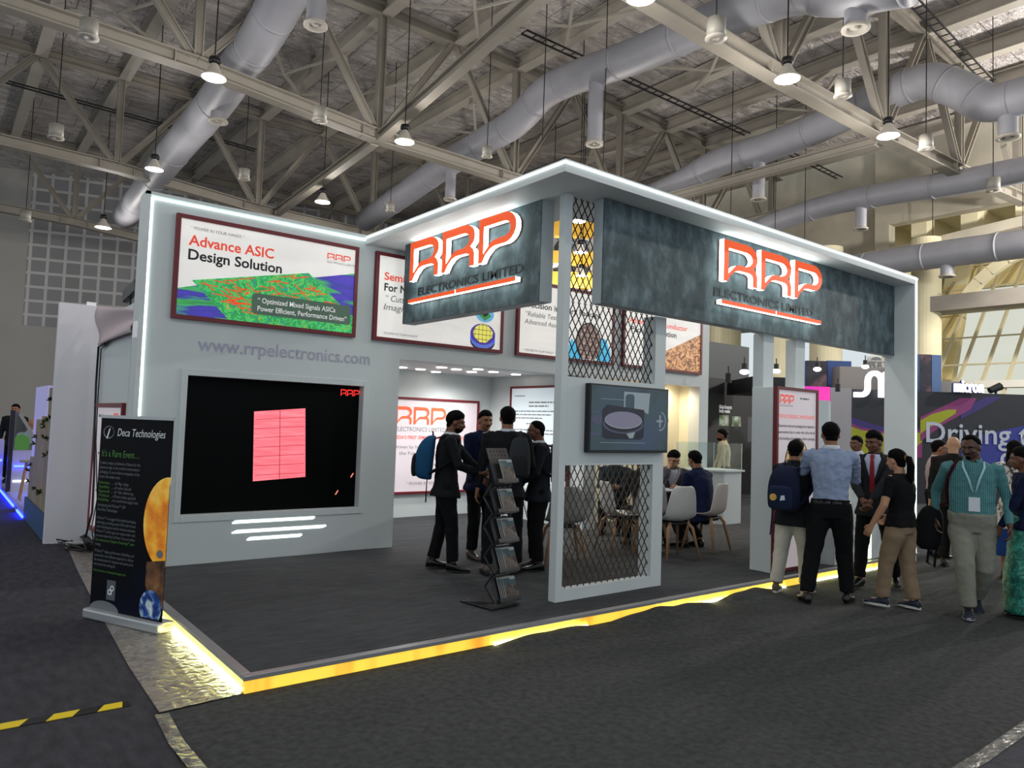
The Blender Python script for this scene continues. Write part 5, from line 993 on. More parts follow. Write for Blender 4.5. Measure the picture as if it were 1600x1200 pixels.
p14 = person(fl(7.74, 2.77, 0), 206, 1.72, 'man in a teal checked shirt and stone trousers, walking forward', dict(top=teal, bottom=sto, skin='dark', hair='thin', kind='shirt', tab=STOUT, mustache=1, goatee=1, lanyard=cloth('lanyard_ice', '#a9cfdd'), legw=1.14, shoe=mat('shoe_navy', '#1a2033', .6), solem=mat('sole_grey', '#8f93a0'), buttons=1, shw=1.04), dict(feet=(((.03, .11, 0), 4), ((-.035, -.12, .03), -3)), toe=(-4, 28), kn=((.1, 1, 0), (-.1, 1, 0)), rh=(.17, -.05, .5), lh=(-.165, .05, .49), head=(26, -8), hip=(0, 0, .5), curl=(40, 45)), vox=.0075, fine=True)
MBs = MB(); T = p14['tpt']; a = p14['add']; pts = [T(.93, 150, .012, 1, a), T(.985, 80, .014, 1, a), T(.9, 52, .014, 1, a), T(.7, 70, .016, 1, a), T(.5, 105, .016, 1, a), T(.25, 120, .02, 1, a), V((.3, -.1, .97))]
o = empty('shoulder_bag', p14['root'].location, p14['root'].rotation_euler.z, 'black bag hanging behind the man in the teal checked shirt', 'bag')
MB().tube(pts, [(.016, .004)]*7, 8).build('bag_strap', cloth('strap_maroon', '#3a1420'), o); MB().tube([V((.3, -.1, .98)), V((.34, -.12, .86)), V((.36, -.12, .62)), V((.34, -.12, .54))], [(.06, .05), (.13, .08), (.13, .08), (.08, .05)], 16).build('bag_body', blk, o, smooth=True, sub=1)
MB().tube([V((.34, -.12, .6)), V((.36, -.12, .42)), V((.3, -.12, .38)), V((.28, -.12, .56))], [(.012, .004)]*4, 8).build('hanging_strap', blk, o)
# further back at the right
def back(px, py_head, D, H, z0=0):
    p = atd(px, py_head, D); return (p.x, p.y, z0)
person(back(1341, 688, 10.6, 1.6), 170, 1.62, 'dark-haired man just behind the red-tie man, only his head showing', dict(top=wht, bottom=trb, skin='brown', hair='short', kind='shirt'), {}, .014)
person(back(1462, 690, 10.2, 1.6), -50, 1.6, 'man in a pale pink shirt in profile behind the end wall', dict(top=cloth('shirt_pink', '#b9a3a0'), bottom=trb, skin='tan', hair='short', kind='shirt', glasses=1), dict(rh=(.1, .2, .62), lh=(-.1, .2, .62)), .013)
person(back(1489, 680, 9.4, 1.65), 15, 1.66, 'bald man in a dark jacket behind the teal checked shirt', dict(top=cloth('jacket_brownblack', '#1d1a1a'), bottom=trb, skin='light', hair='bald'), {}, .013)
pw_ = person((10.12, 3.17, 0), 14, 1.62, 'long-haired woman in a white patterned tunic and blue skirt', dict(top=art('tunic_print', [(.38, '#c9c6c6'), (.5, '#d8d5d3'), (.56, '#3a3a4c'), (.7, '#b59aa4')], 14, 'noise', 0, 1.2), bottom=cloth('skirt_blue', '#1d3a7c'), skin='tan', hair='long', female=1, kind='kurta', collar=False, skirt=.17), dict(rh=(.16, .1, .55)), .012)
hb = empty('handbag', wpt(pw_, (.0, -.2, 1.0)), R_(14), 'white shoulder bag with a dark lattice pattern, worn by the long-haired woman', 'handbag')
def lattice(name):
    m, t, b = nt(name); tc = t.nodes.new('ShaderNodeTexCoord'); n = t.nodes.new('ShaderNodeTexVoronoi'); n.inputs['Scale'].default_value = 26; n.inputs['Randomness'].default_value = 0; n.distance = 'MANHATTAN'; t.links.new(tc.outputs['Object'], n.inputs['Vector'])
    r = t.nodes.new('ShaderNodeValToRGB'); r.color_ramp.interpolation = 'CONSTANT'; r.color_ramp.elements[0].color = hexc('#5a544e'); r.color_ramp.elements[1].position = .42; r.color_ramp.elements[1].color = hexc('#d5cfc4'); e = r.color_ramp.elements.new(.2); e.color = hexc('#cfc9be'); e = r.color_ramp.elements.new(.3); e.color = hexc('#5a544e')
    t.links.new(n.outputs[0], r.inputs[0]); t.links.new(r.outputs[0], b.inputs['Base Color']); return m
MB().tube([V((0,0,-.13)), V((0,0,-.11)), V((0,0,0)), V((0,0,.1)), V((0,0,.12))], [(.16, .05), (.19, .07), (.18, .065), (.13, .045), (.1, .03)], 20, ax=(1,0,0)).build('bag_body', lattice('bag_lattice'), hb, smooth=True)
for s in (-.05, .05): MB().tube([V((s, -.03, .1)), V((s+.01, .0, .25)), V((s+.04, .06, .36)), V((s+.05, .14, .3))], [.008]*4, 8).build('bag_handle', mat('bag_brown', '#2a1a14'), hb)
sari = art('sari_print', [(.4, '#0f5a50'), (.52, '#1a7a6a'), (.6, '#3aa08a')], 18, 'noise', 0, 1.5)
ps = person((8.07, 2.43, 0), 110, 1.56, 'woman in a teal sari with a navy blouse, cut by the right picture edge', dict(top=nvy, bottom=sari, skin='brown', hair='long', female=1, kind='tee', collar=False, skirt=.03), dict(lh=(-.12, .14, .52), le=(-.8, -.6, -.4)), .01)
# ---------------- chairs and tables inside ----------------
m_shell = mat('chair_shell', '#c9c8c6', .4); m_shellg = mat('chair_shell_grey', '#8f9090', .45); m_shellp = mat('chair_shell_pink', '#d8ccc8', .4); m_wood = mat('chair_wood', '#a07a58', .5, var=.2, vs=9, stretch=(1, 1, .2))
def make_chair(label, m, legm=m_wood):
    t = empty('shell_chair', (0,0,0), 0, label, 'chair', 'moulded shell chairs with wooden legs')
    prof = [(.20, .44, .19, .02), (.17, .455, .215, .03), (.05, .44, .235, .035), (-.08, .435, .235, .045), (-.16, .46, .225, .06), (-.205, .54, .215, .06), (-.225, .65, .2, .05), (-.24, .76, .18, .035), (-.25, .84, .15, .02), (-.25, .86, .1, .01)]
    n_ = 13; vs = []
    for y, z, hw, lift in prof:
        for j in range(n_): u = -1+2*j/(n_-1); vs.append((u*hw, y+abs(u)**2.5*(.05 if z > .5 else 0), z+abs(u)**2.5*lift*(1 if z < .5 else .1)))
    MB().add(vs, [(i*n_+j, i*n_+j+1, (i+1)*n_+j+1, (i+1)*n_+j) for i in range(len(prof)-1) for j in range(n_-1)]).build('seat_shell', m, t, smooth=True, solid=.014, sub=1)
    MB().box(-.15, .15, -.13, .13, .395, .425).build('under_frame', m_black, t, bevel=.01)
    for sx in (1, -1):
        for sy in (1, -1): MB().tube([(sx*.12, sy*.11, .42), (sx*.17, sy*.15, .36), (sx*.235, sy*.22, 0)], [.02, .021, .012], 10).build('leg', legm, t, smooth=True)
    return t
def put_chair(x, y, heading, label, m, legm=m_wood): t = make_chair(label, m, legm); t.location = (x, y, PZ+.012); t.rotation_euler.z = R_(heading-90); return t
put_chair(7.87, 5.87, 100, 'pinkish white shell chair under the seated man in the navy jacket', m_shellp)
put_chair(7.02, 5.72, 75, 'pale shell chair with its back to the viewer, just right of the mesh frame', m_shell)
put_chair(6.72, 6.3, -20, 'white shell chair seen side on through the lower mesh', m_shell)
put_chair(5.6, 6.1, 60, 'grey shell chair at the left of the lower mesh', m_shellg)
put_chair(8.13, 6.7, 228, 'shell chair under the man facing the viewer', m_shellg)
def table(x, y, r, label, h=.73):
    t = empty('round_table', (x, y, PZ+.012), 0, label, 'table', 'white round tables with chrome legs'); MB().lathe((0,0,h), [(.001, 0), (r, 0), (r+.004, -.012), (r, -.025), (.001, -.025)], 36).build('table_top', m_booth, t, smooth=True)
    for a in (45, 135, 225, 315): MB().tube([(.06*math.cos(R_(a)), .06*math.sin(R_(a)), h-.03), (r*.72*math.cos(R_(a)), r*.72*math.sin(R_(a)), 0)], [.011, .011], 8).build('leg', m_chrome, t)
    return t
table(7.6, 6.5, .26, 'white round table between the seated men')
table(5.75, 7.15, .38, 'white round table behind the older man with glasses')
sit = lambda f=.0: dict(hip=(0, 0, .275), feet=(((.07, .24, 0), 6), ((-.07, .22, 0), -6)), kn=((.15, 1, 1), (-.15, 1, 1)))
d = sit(); d.update(lean=10, rh=(.06, .24, .42), lh=(-.06, .25, .42), head=(12, -10), feet=(((.09, .1, 0), 8), ((-.05, .14, 0), -8)))
person((7.86, 5.93, PZ+.012), 88, 1.68, 'man in a navy jacket seated on the pinkish white chair, back turned', dict(top=cloth('jacket_navy', '#17203f'), bottom=trb, skin='tan', hair='full'), d)
d = sit(); d.update(lean=14, rh=(.035, .13, .585), lh=(-.03, .22, .43), re=(.9, .1, -1), head=(-14, -8), palm=((-.6, -.6, .3), None))
person((8.1, 6.66, PZ+.012), 228, 1.68, 'seated man with glasses and grey jacket, hand at his chin', dict(top=cloth('jacket_grey', '#4c4a52'), bottom=trb, skin='light', hair='full', glasses=1, vshirt=wht, lanyard=cloth('lanyard_white', '#c5c5cc'), badge=0), d, .008, True)
d = sit(); d.update(lean=12, rh=(.06, .24, .42), lh=(-.06, .25, .42))
person((7.1, 6.22, PZ+.012), 60, 1.66, 'person in a dark jacket seated just behind the mesh', dict(top=chr_, bottom=trb, skin='tan', hair='short'), d, .012)
put_chair(7.06, 6.17, 60, 'shell chair hidden under the dark-jacketed person behind the mesh', m_shellg)
d = sit(); d.update(lean=8, rh=(.06, .24, .42), lh=(-.06, .25, .42))
person((8.0, 7.6, PZ+.012), 215, 1.6, 'seated person in a teal dark outfit behind the mesh, at the red table', dict(top=cloth('outfit_teal_dark', '#26343c'), bottom=trb, skin='tan', hair='short'), d, .014)
person((9.2, 9.4, PZ), 215, 1.6, 'standing person in a black patterned top far behind the mesh', dict(top=art('top_pattern', [(.4, '#14151a'), (.6, '#2c2a2a'), (.7, '#6b5a50')], 20, 'noise', 0), bottom=cloth('skirt_maroon', '#4a1a24'), skin='tan', hair='long', female=1, kind='kurta', skirt=.2), {}, .014)
o = MB().box(-.2, .2, -.12, .12, 0, .09).build('red_box', mat('red_box', '#b01626', .5), bevel=.01); o.location = (8.35, 7.35, PZ+.745); tag(o, 'red gift box lying on the table seen through the mesh', 'box')
table(8.35, 7.35, .38, 'white round table with the red box, seen through the mesh')
# display counter with acrylic cover
dc = empty('display_counter', (10.3, 7.35, PZ), 0, 'white display counter with a clear acrylic cover, near the cream alcove', 'display counter')
m_acr = glassmat('acrylic', '#eef6f6', .1)
prof = [(9.75, 7.9), (10.28, 7.34), (10.76, 7.34), (10.76, 7.9)]
rel(MB().prism(Fr((0,0,PZ), (1,0,0), (0,1,0)), prof, 0, .86), dc).build('cabinet', m_booth, dc, bevel=.003); rel(MB().prism(Fr((0,0,PZ+.86), (1,0,0), (0,1,0)), [(9.7, 7.93), (10.26, 7.3), (10.8, 7.3), (10.8, 7.93)], 0, .03), dc).build('counter_top', m_booth, dc)
mb = MB(); z0, z1 = PZ+.89, PZ+1.33
for (a, b), (c, d_) in zip(prof, prof[1:]+prof[:1]): mb.add([(a,b,z0),(c,d_,z0),(c,d_,z1),(a,b,z1)], [(0,1,2,3)])
mb.add([(a, b, z1) for a, b in prof], [(0,1,2,3)]); rel(mb, dc).build('acrylic_cover', m_acr, dc)
mb = MB()
for a, b in prof: mb.box(a-.004, a+.004, b-.004, b+.004, z0, z1)
rel(mb, dc).build('cover_edges', mat('acrylic_edge', '#c9d6d6', .3), dc)
rel(MB().beam((10.1, 7.75, z0), (10.0, 7.8, z0+.3), .12, .02), dc).build('holder_plate', m_chrome, dc)
person((12.05, 8.62, 0), 134, 1.66, 'bearded man in a cream shirt standing behind the display counter', dict(top=cloth('shirt_cream', '#cdbb98'), bottom=cloth('trousers_grey', '#4a4a4e'), skin='brown', hair='full', beard=1, kind='shirt', belt=m_black), dict(rh=(.16, .1, .5), lh=(-.16, .1, .5)), .012)
# ---------------- brochure rack ----------------
rk = empty('brochure_rack', (3.86, 4.86, PZ+.012), R_(8), 'black zigzag folding rack with five shelves of brochures', 'brochure rack')
m_cov = art('brochure_cover', [(.32, '#16110f'), (.48, '#34291f'), (.6, '#5a4c3d'), (.8, '#70756f')], 34, 'noise', 0, 1.5); m_covt = mat('cover_teal', '#20444e', .4); m_page = mat('page_white', '#a9a9a6', .6)
MB().box(-.2, .13, -.02, .36, 0, .014).build('base_plate', m_black, rk, bevel=.003)
zs = [.04, .285, .53, .775, 1.02]; xo = [.0, -.02, -.04, -.055, -.07]
for i, z in enumerate(zs):
    x = xo[i]; F = Fr((x-.12, .0, z), (1, 0, 0), (0, .42, 1))
    sh_ = MB().fbox(F, 0, .24, 0, .22, -.006, 0); sh_.fbox(F, 0, .24, -.01, .0, -.006, .045); sh_.fbox(F, 0, .24, -.01, .028, .04, .045); s_ = sh_.build('shelf', m_black, rk, bevel=.001)
    if i == 4:
        hp = MB().fbox(F, 0, .24, .22, .31, -.006, 0)
        hp.build('header_plate', mat('header_brown', '#3a322e', .4), rk)
        for a in range(5):
            for b in range(2): MB().prism(F, el(.04+.04*a, .245+.035*b, .008, .008, n=8), 0, .0015).build('punched_hole', mat('hole_black', '#050505'), rk)
    if i < 4:
        for q in (.0, .24):
            a = F.p(q, .22, -.003); b = V((xo[i+1]-.12+q, 0, zs[i+1])); MB().beam(a, b, .012, .012).build('strut', m_black, rk)
            m_ = (a+b)/2
        mb = MB(); 
        G = Fr(F.p(0, .22, 0), (1,0,0), V((xo[i+1]-x, 0, zs[i+1]))-V((0, .0, 0))-(F.p(0, .22, 0)-V((x-.12, 0, 0))))
        for a in range(3): mb.prism(G, el(.06+.06*a, .015, .009, .009, n=8), 0, .002)
        mb.build('perforated_bar', mat('dot_grey', '#77797c', .3), rk)
for q in (-.13, .12):
    for i in range(4):
        MB().beam((q+xo[i]-.005, .02, zs[i]), (q+(xo[i]+xo[i+1])/2, .13, (zs[i]+zs[i+1])/2), .01, .012).build('side_bar', m_black, rk); MB().beam((q+(xo[i]+xo[i+1])/2, .13, (zs[i]+zs[i+1])/2), (q+xo[i+1]-.005, .02, zs[i+1]), .01, .012).build('side_bar', m_black, rk)
MB().beam((-.13, .02, .04), (-.19, .3, .01), .014, .014).build('side_bar', m_black, rk)
wn = ['bottom shelf', 'second shelf from below', 'middle shelf', 'fourth shelf', 'top shelf']; on = ['frontmost', 'second', 'third', 'rearmost', 'hindmost']
proto = None
for i, n_ in enumerate((4, 4, 3, 2, 1)):
    for k in range(n_):
        x = xo[i]; M = rk.location; a = R_(8); F = Fr((0,0,0), (1, 0, 0), (0, .42, 1))
        if proto is None:
            proto = empty('brochure', (0,0,0)); MB().fbox(F, 0, .15, 0, .205, 0, .004).build('pages', m_page, proto); MB().fbox(F, .004, .15, .0, .16, .004, .0046).build('cover', m_cov, proto); MB().prism(F, [(.004, .12), (.06, .16), (.1, .13), (.15, .15), (.15, .18), (.09, .18), (.08, .195), (.004, .195)], .004, .0052).build('cover_band', m_covt, proto); b_ = proto
        else: b_ = copy_tree(proto)
        off = V((x-.10-.012*k+.045+(.012 if n_ > 2 else 0), .0+.009*k-.042, zs[i]+.004)); q = Matrix.Rotation(a, 3, 'Z') @ off; b_.location = M+q; b_.rotation_euler = (0, 0, a)
        tag(b_, 'brown and teal brochure on the %s of the black rack, %s' % (wn[i], on[k] if n_ > 1 else 'alone there'), 'brochure', 'brochures on the black rack')
# ---------------- roll-up banner ----------------
A, B = V((1.06, 6.6, .01)), V((1.412, 5.855, .01)); u = (B-A).normalized(); W_ = (B-A).length; n_ = u.cross(V((0,0,1)))
rb = empty('rollup_banner', A, 0, 'black roll-up banner with planets and a sun standing on the plastic sheet', 'banner'); po = A
G = Fr((0,0,0), u, (0,0,1))
MB().fbox(G, -.02, W_+.02, 0, .075, -.12, .03).build('base_cassette', mat('banner_alu', '#b5b9bd', .35, .4), rb, bevel=.015); MB().prism(Fr((u*(W_+.02)), n_, (0,0,1)), el(-.045, .038, .075, .036), 0, .008).build('end_cap', mat('banner_cap', '#d8cfae', .5), rb)
FBn = Fr(A+V((0,0,.075))-n_*.02, u, V((0,0,1))*1+n_*(-.0)); H_ = 1.49
bnm = art('banner_print', [(.3, '#020308'), (.55, '#04060f'), (.8, '#081232')], 1.2, 'noise', 0, rough=.6); bnm.node_tree.nodes['Principled BSDF'].inputs['Specular IOR Level'].default_value = .12
def bf(pts, m, name, k=1): return rel(MB().prism(FBn, pts, .001*(k-1) if k > 1 else -.004, .001*k), rb).build(name, m, rb)
bf([(0,0),(W_,0),(W_,H_),(0,H_)], bnm, 'print_sheet'); rel(MB().fbox(FBn, -.01, W_+.01, H_-.01, H_+.015, -.008, .006), rb).build('top_bar', mat('banner_alu', '#b5b9bd'), rb)
bt = lambda s, a, b, size, m, **k: text(s, FBn, a, b, size, m, rb, po=po, off=.003, **k)
m_grn = mat('banner_green', '#4f8a38', .6); m_bw = mat('banner_white', '#d8dadf', .5, emit=.1); m_bg = mat('banner_grey_text', '#75797f', .5)
bt('Deca Technologies', .2, 1.345, .085, m_bw, shear=.2, fit=.55); bt("It's a Rare Event…", .03, 1.18, .075, m_grn, fit=.44)
poly2(FBn, [el(.1, 1.37, .065, .05), el(.103, 1.372, .057, .042)], 'logo_ring', m_bg, rb, .001, .002, po); bf([(.075, 1.32), (.09, 1.32), (.12, 1.4), (.105, 1.4)], m_bw, 'logo_stem', 4)
rows = ['It takes a unique combination of factors for the', 'planets to align. In the world of semiconductor', 'packaging, it’s rare to find an integration of the', 'factors that matter most.']
for i, s_ in enumerate(rows): bt(s_, .02, 1.12-i*.036, .032, m_bg, fit=.47 if i < 3 else .25)
for i, (s1_, s2_) in enumerate((('Performance', '... of flip chip'), ('Flexibility', '... of wire bond'), ('Speed', '... of 10x thinning'), ('Value', "... of Deca's unique approach"), ('Reliability', '... of a world level supply chain'))):
    bt(s1_, .02, .965-i*.033, .032, m_grn, fit=.13); bt(s2_, .17, .965-i*.033, .032, m_bg, fit=.2+.03*i)
bt('Introducing the M-Series™ CSP', .02, .79, .032, m_bg, fit=.33); bt('from Deca Technologies', .02, .755, .032, m_bg, fit=.24)
rows = ['M-Series™ is a rugged fully molded packaging', 'technology, providing popular BGA style formats', 'while eliminating the need for laminate substrates.', 'M-Series™ is built upon our unique wafer level', 'processes inspired by SunPower Corp and utilizes', 'the revolutionary Adaptive Patterning™ tech-', 'nology.']
for i, s_ in enumerate(rows): bt(s_, .02, .69-i*.034, .03, m_bg if i != 5 else m_grn, fit=.46 if i < 6 else .07)
rows = ['M-Series™ aligns performance, flexibility, and', 'speed with a cost-effective approach to deliver', 'the miniaturization IC designers and system archi-', 'tects have been asking for.']
for i, s_ in enumerate(rows): bt(s_, .02, .435-i*.034, .03, m_bg, fit=.46 if i < 3 else .26)
bt('Find out more at decatechnologies.com', .02, .285, .028, m_grn, fit=.38)
m_sun = art('sun_print', [(.3, '#d06a12'), (.45, '#e8a020'), (.6, '#f0cc60'), (.75, '#f6efc0')], 5, 'noise', .25); m_earth = art('earth_print', [(.35, '#0c2a6a'), (.5, '#1f4fa0'), (.58, '#8fa6b8'), (.7, '#dfe6ea')], 12, 'noise', .1, 1); m_mars = art('brown_planet', [(.35, '#2a1a10'), (.6, '#7a5030'), (.8, '#a87a48')], 10, 'noise', .05)
bf([(W_-.0, .55), (W_-.0, .98)]+arc(W_-.0, .72, .26, .34, 78, 258, 20)[1:-1]+[(W_-.0, .4)], m_sun, 'sun_picture', 2); bf([(W_-.2, .42), (W_, .45), (W_, -.0+.1), (W_-.05, .08), (W_-.14, .14), (W_-.2, .25)], m_mars, 'brown_planet_picture', 3)
bf(el(W_-.06, .49, .035, .03), m_inkg, 'small_planet_picture', 4); bf([q for q in el(W_-.13, .09, .12, .13, n=30) if q[0] <= W_ and q[1] > -.0], m_earth, 'earth_picture', 4); bf(arc(.17, 0, .17, .07, 0, 180, 14), m_bg, 'grey_arc', 2)

bf([(.19, .085), (.29, .085), (.29, .235), (.19, .235)], mat('tile_grey', '#56606a', .6), 'logo_tile', 2)
poly2(FBn, [el(.226, .145, .022, .022), el(.226, .145, .013, .013)], 'logo_ring', m_bw, rb, .001, .003, po); poly2(FBn, [el(.254, .175, .022, .022), el(.254, .175, .013, .013)], 'logo_ring', m_bw, rb, .001, .003, po)
bf([(.244, .125), (.252, .125), (.252, .16), (.244, .16)], m_bw, 'logo_stem', 4)
# ---------------- neighbouring stands, right ----------------
FC = lambda px, py, D: atd(px, py, D)
RH = V((math.cos(YAW), -math.sin(YAW), 0)); FH = V((math.sin(YAW), math.cos(YAW), 0))
def wallf(px0, px1, D, z0, z1, th=.3):
    a, b = atd(px0, 640, D), atd(px1, 640, D); a.z = b.z = 0; u = (b-a).normalized(); return Fr((a.x, a.y, z0), u, (0,0,1)), (b-a).length, z1-z0
dk = mat('dark_display_wall', '#24272f', .6)
F, w_, h_ = wallf(1318, 1760, 18.5, 0, 2.8); nb = empty('exhibitor_wall', F.o, 0, 'dark stand wall with a yellow and purple swirl and large white words, far right', 'display wall'); G = Fr((0,0,0), F.u, F.v)
MB().fbox(G, 0, w_, 0, h_, -.3, 0).build('wall_body', dk, nb)
def nx_(px): p = atd(px, 660, 18.5); return (p-F.o).dot(F.u)
def pz(px, py): return (nx_(px), atd(px, py, 18.5).z)
def nf(pts, m, name, k): return MB().prism(G, pts, 0, .004*k).build(name, m, nb)
m_y, m_p, m_b, m_b2 = mat('swirl_yellow', '#8f9418', .6, emit=.12), mat('swirl_magenta', '#7a2f66', .6, emit=.1), mat('swirl_violet', '#34296a', .6, emit=.1), mat('swirl_blue', '#27307c', .6, emit=.15)
nf([pz(*q) for q in ((1325, 676), (1325, 652), (1340, 655), (1360, 662), (1383, 668), (1440, 668), (1440, 700), (1383, 693), (1350, 690), (1325, 684))], m_b, 'violet_band', 1)
nf([pz(*q) for q in ((1325, 700), (1325, 659), (1345, 668), (1385, 675), (1440, 672), (1440, 715), (1325, 715))], m_p, 'magenta_band', 2)
nf([pz(*q) for q in ((1325, 720), (1325, 665), (1345, 672), (1385, 678), (1440, 676), (1440, 690), (1385, 740), (1325, 740))], m_y, 'yellow_field', 3)
nf([pz(*q) for q in ((1437, 668), (1437, 652), (1470, 636), (1500, 622), (1525, 622), (1515, 640), (1475, 662), (1437, 690))], m_p, 'magenta_swirl', 3)
nf([pz(*q) for q in ((1437, 678), (1437, 657), (1455, 647), (1480, 640), (1493, 640), (1492, 646), (1470, 660), (1450, 668))], m_y, 'yellow_swirl', 4)
nf([pz(*q) for q in ((1500, 640), (1540, 620), (1565, 620), (1530, 640), (1500, 655))], m_b, 'violet_swirl', 2)
nf([pz(*q) for q in ((1505, 760), (1500, 700), (1530, 680), (1600, 665), (1700, 655), (1750, 655), (1750, 760))], m_b2, 'blue_field', 1)
m_word = mat('pale_word', '#a9afbc', .6, emit=.12)
a = pz(1443, 690); text('Driving the future', Fr(F.p(0,0,0), F.u, F.v), a[0], a[1], .72, m_word, nb, off=.02, bold=.012, po=F.o, sx=1.02)
a = pz(1560, 728); text('of memory', Fr(F.p(0,0,0), F.u, F.v), a[0], a[1], .72, m_word, nb, off=.02, bold=.012, po=F.o)
# white glowing sign letters on top of that wall
m_gl = mat('white_glow_letter', '#ffffff', emit=1.6)
def thick_line(F, pts, wd, dep, name, m, parent, po):
    mb = MB()
    G = Fr(F.o-po, F.u, F.v); P = [V(q) for q in pts]; L1, L2 = [], []
    for i, p in enumerate(P):
        d = (P[min(i+1, len(P)-1)]-P[max(i-1, 0)]).normalized(); n = V((-d.y, d.x))*wd/2; L1.append(tuple(p+n)); L2.append(tuple(p-n))
    for i in range(len(P)-1): mb.prism(G, [L1[i], L1[i+1], L2[i+1], L2[i]], 0, dep)
    return mb.build(name, m, parent)
sg = empty('glow_sign', F.p(nx_(1330), 2.8, 0), 0, 'white glowing rounded letters on top of the dark swirl wall, cut by the end wall', 'sign'); FS2 = Fr(F.p(0, 0, .05), F.u, F.v); po = V(sg.location)
x0, zb0 = nx_(1331), pz(1340, 617)[1]; x1 = nx_(1352); x2 = nx_(1371); x3 = nx_(1395); zt2 = pz(1360, 583)[1]; lw = .125
s_pts = [(x0, zb0+.0), (x0+.15, zb0)]+arc(x0+.17, zb0+.17, .17, .17, -90, 0, 6)+arc(x0+.34+.17, zt2-.19, .17, .19, 180, 0, 10)+[(x0+.68, zb0-.05)]
thick_line(FS2, s_pts, lw, .08, 'letter_stroke', m_gl, sg, po)
thick_line(FS2, [(x0+.68, zt2-.25)]+arc(x0+.68+.17, zt2-.19, .17, .19, 180, 0, 10)+[(x0+1.02, zb0-.05)], lw, .08, 'letter_stroke', m_gl, sg, po)
F3, w3, h3 = wallf(1437, 1560, 18.6, 2.81, 3.3); sm_ = empty('small_glow_sign', F3.o, 0, 'small white glowing word with blue rim above the dark wall, below the windows', 'sign')
a = atd(1487, 617, 18.45); b_ = atd(1533, 617, 18.45); a.z = 2.81; text('micron', Fr(a, F3.u, F3.v), 0, 0, .44, m_gl, sm_, off=.06, bold=.012, ext=.05, po=F3.o, fit=(b_-a).length); text('micron', Fr(a, F3.u, F3.v), -.01, 0, .44, mat('blue_rim', '#1a2c6e', emit=.2), sm_, off=.0, bold=.035, ext=.05, po=F3.o, fit=(b_-a).length*1.02)
F4, w4, h4 = wallf(1300, 1420, 21, 3.0, 3.9); tt = empty('grey_logo_sign', F4.o, 0, 'grey logo panel with mirrored capital letters, just left of the end wall', 'sign'); mtt = mat('logo_grey', '#6b6f70', .6)
MB().fbox(Fr((0,0,0), F4.u, F4.v), 1.0, 2.2, 0, .9, -.02, 0).build('panel', mat('logo_panel', '#b9b6b0', .6), tt)
a = atd(1386, 577, 20.9); text('TATA', Fr(a, -F4.u, F4.v), 0, 0, .3, mtt, tt, off=-.04, bold=.02, po=F4.o, fit=.62)
a = atd(1368, 566, 20.9); Fq = Fr(a, F4.u, F4.v)
rel(MB().prism(Fq, arc(0, 0, .17, .15, 20, 160, 12), .03, .05), tt).build('logo_cap', mtt, tt); rel(MB().prism(Fq, [(-.17, .02), (-.05, .02), (-.03, -.14), (-.12, -.1)], .03, .05), tt).build('logo_wing', mtt, tt); rel(MB().prism(Fq, [(.17, .02), (.05, .02), (.03, -.14), (.12, -.1)], .03, .05), tt).build('logo_wing', mtt, tt)
# hanging picture cubes and header boxes
def pbox(px0, px1, D, py0, py1, depth, label, mfront, mside, name='picture_cube', left=True, z0=None):
    a, b = atd(px0, py1, D), atd(px1, py1, D); z1 = atd(px0, py0, D).z; z0 = a.z if z0 is None else z0; b = V((b.x, b.y, 0)); a = V((a.x, a.y, 0)); u = (b-a).normalized(); t = empty(name, (a.x, a.y, z0), 0, label, 'hanging box' if 'cube' in name else 'display wall'); G = Fr((0,0,0), u, (0,0,1)); wd = (b-a).length
    MB().fbox(G, 0, wd, 0, z1-z0, -depth, -.01).build('box_body', mside, t); MB().fbox(G, 0, wd, 0, z1-z0, -.01, 0).build('printed_face', mfront, t); return t, G, wd, z1-z0
m_pic = art('dark_picture', [(.3, '#15161c'), (.5, '#2c2c38'), (.6, '#6b4a52'), (.75, '#8f8088')], 2.2, 'noise', .1); m_bl = mat('panel_blue', '#2c4a86', .6); m_bl2 = mat('panel_steel_blue', '#5a76a6', .6)
pbox(1260, 1292, 20, 563, 606, 1.5, 'dark picture box above the pink screen, between the square poles', m_pic, m_bl)
pbox(1293, 1330, 20.5, 563, 612, .8, 'blue box beside the dark picture box', m_bl, m_bl)
pbox(1437, 1455, 19.2, 553, 617, .6, 'dark picture box with pink shapes right of the end wall', m_pic, m_bl2); pbox(1456, 1471, 19.2, 554, 617, .6, 'steel blue side of the box right of the end wall', m_bl2, m_bl2)
m_taupe = mat('header_taupe', '#8c8683', .7)
pbox(1312, 1437, 19.6, 572, 612, .5, 'taupe header band behind the white glowing letters', m_taupe, m_taupe, 'header_band')
pbox(1437, 1500, 19.6, 594, 618, .3, 'grey header panel left of the small glowing word', m_taupe, m_taupe, 'header_band')
t, G, wd, hh = pbox(1250, 1297, 16, 603, 632, .2, 'glowing magenta screen high behind the poster pillar', art('magenta_screen', [(.3, '#8a2fb8'), (.55, '#e030a0'), (.8, '#f050b0')], 1.2, 'noise', .8), m_black, 'screen_wall'); tag(t, cat='screen')
pbox(1175, 1255, 17, 588, 612, 2, 'black roof edge of the far dark stand', m_black, m_black, 'roof_edge', z0=None)
pbox(1297, 1330, 17, 605, 700, .3, 'pale grey panel behind the white column box', mat('pale_panel', '#a9a6ac', .7), m_taupe, 'panel_wall', z0=0)
sp = empty('spotlight_fixture', FC(1556, 612, 18.6), 0, 'black spotlight standing on the dark swirl wall, below the windows', 'spotlight'); MB().cyl((0,0,0), V((0,0,.1)), .03).build('bracket', m_black, sp); MB().cyl(V((0,0,.08))-RH*.16, V((0,0,.2))+RH*.12, .08, .1, 16).build('lamp_head', m_black, sp)
sp.location.z = 2.8
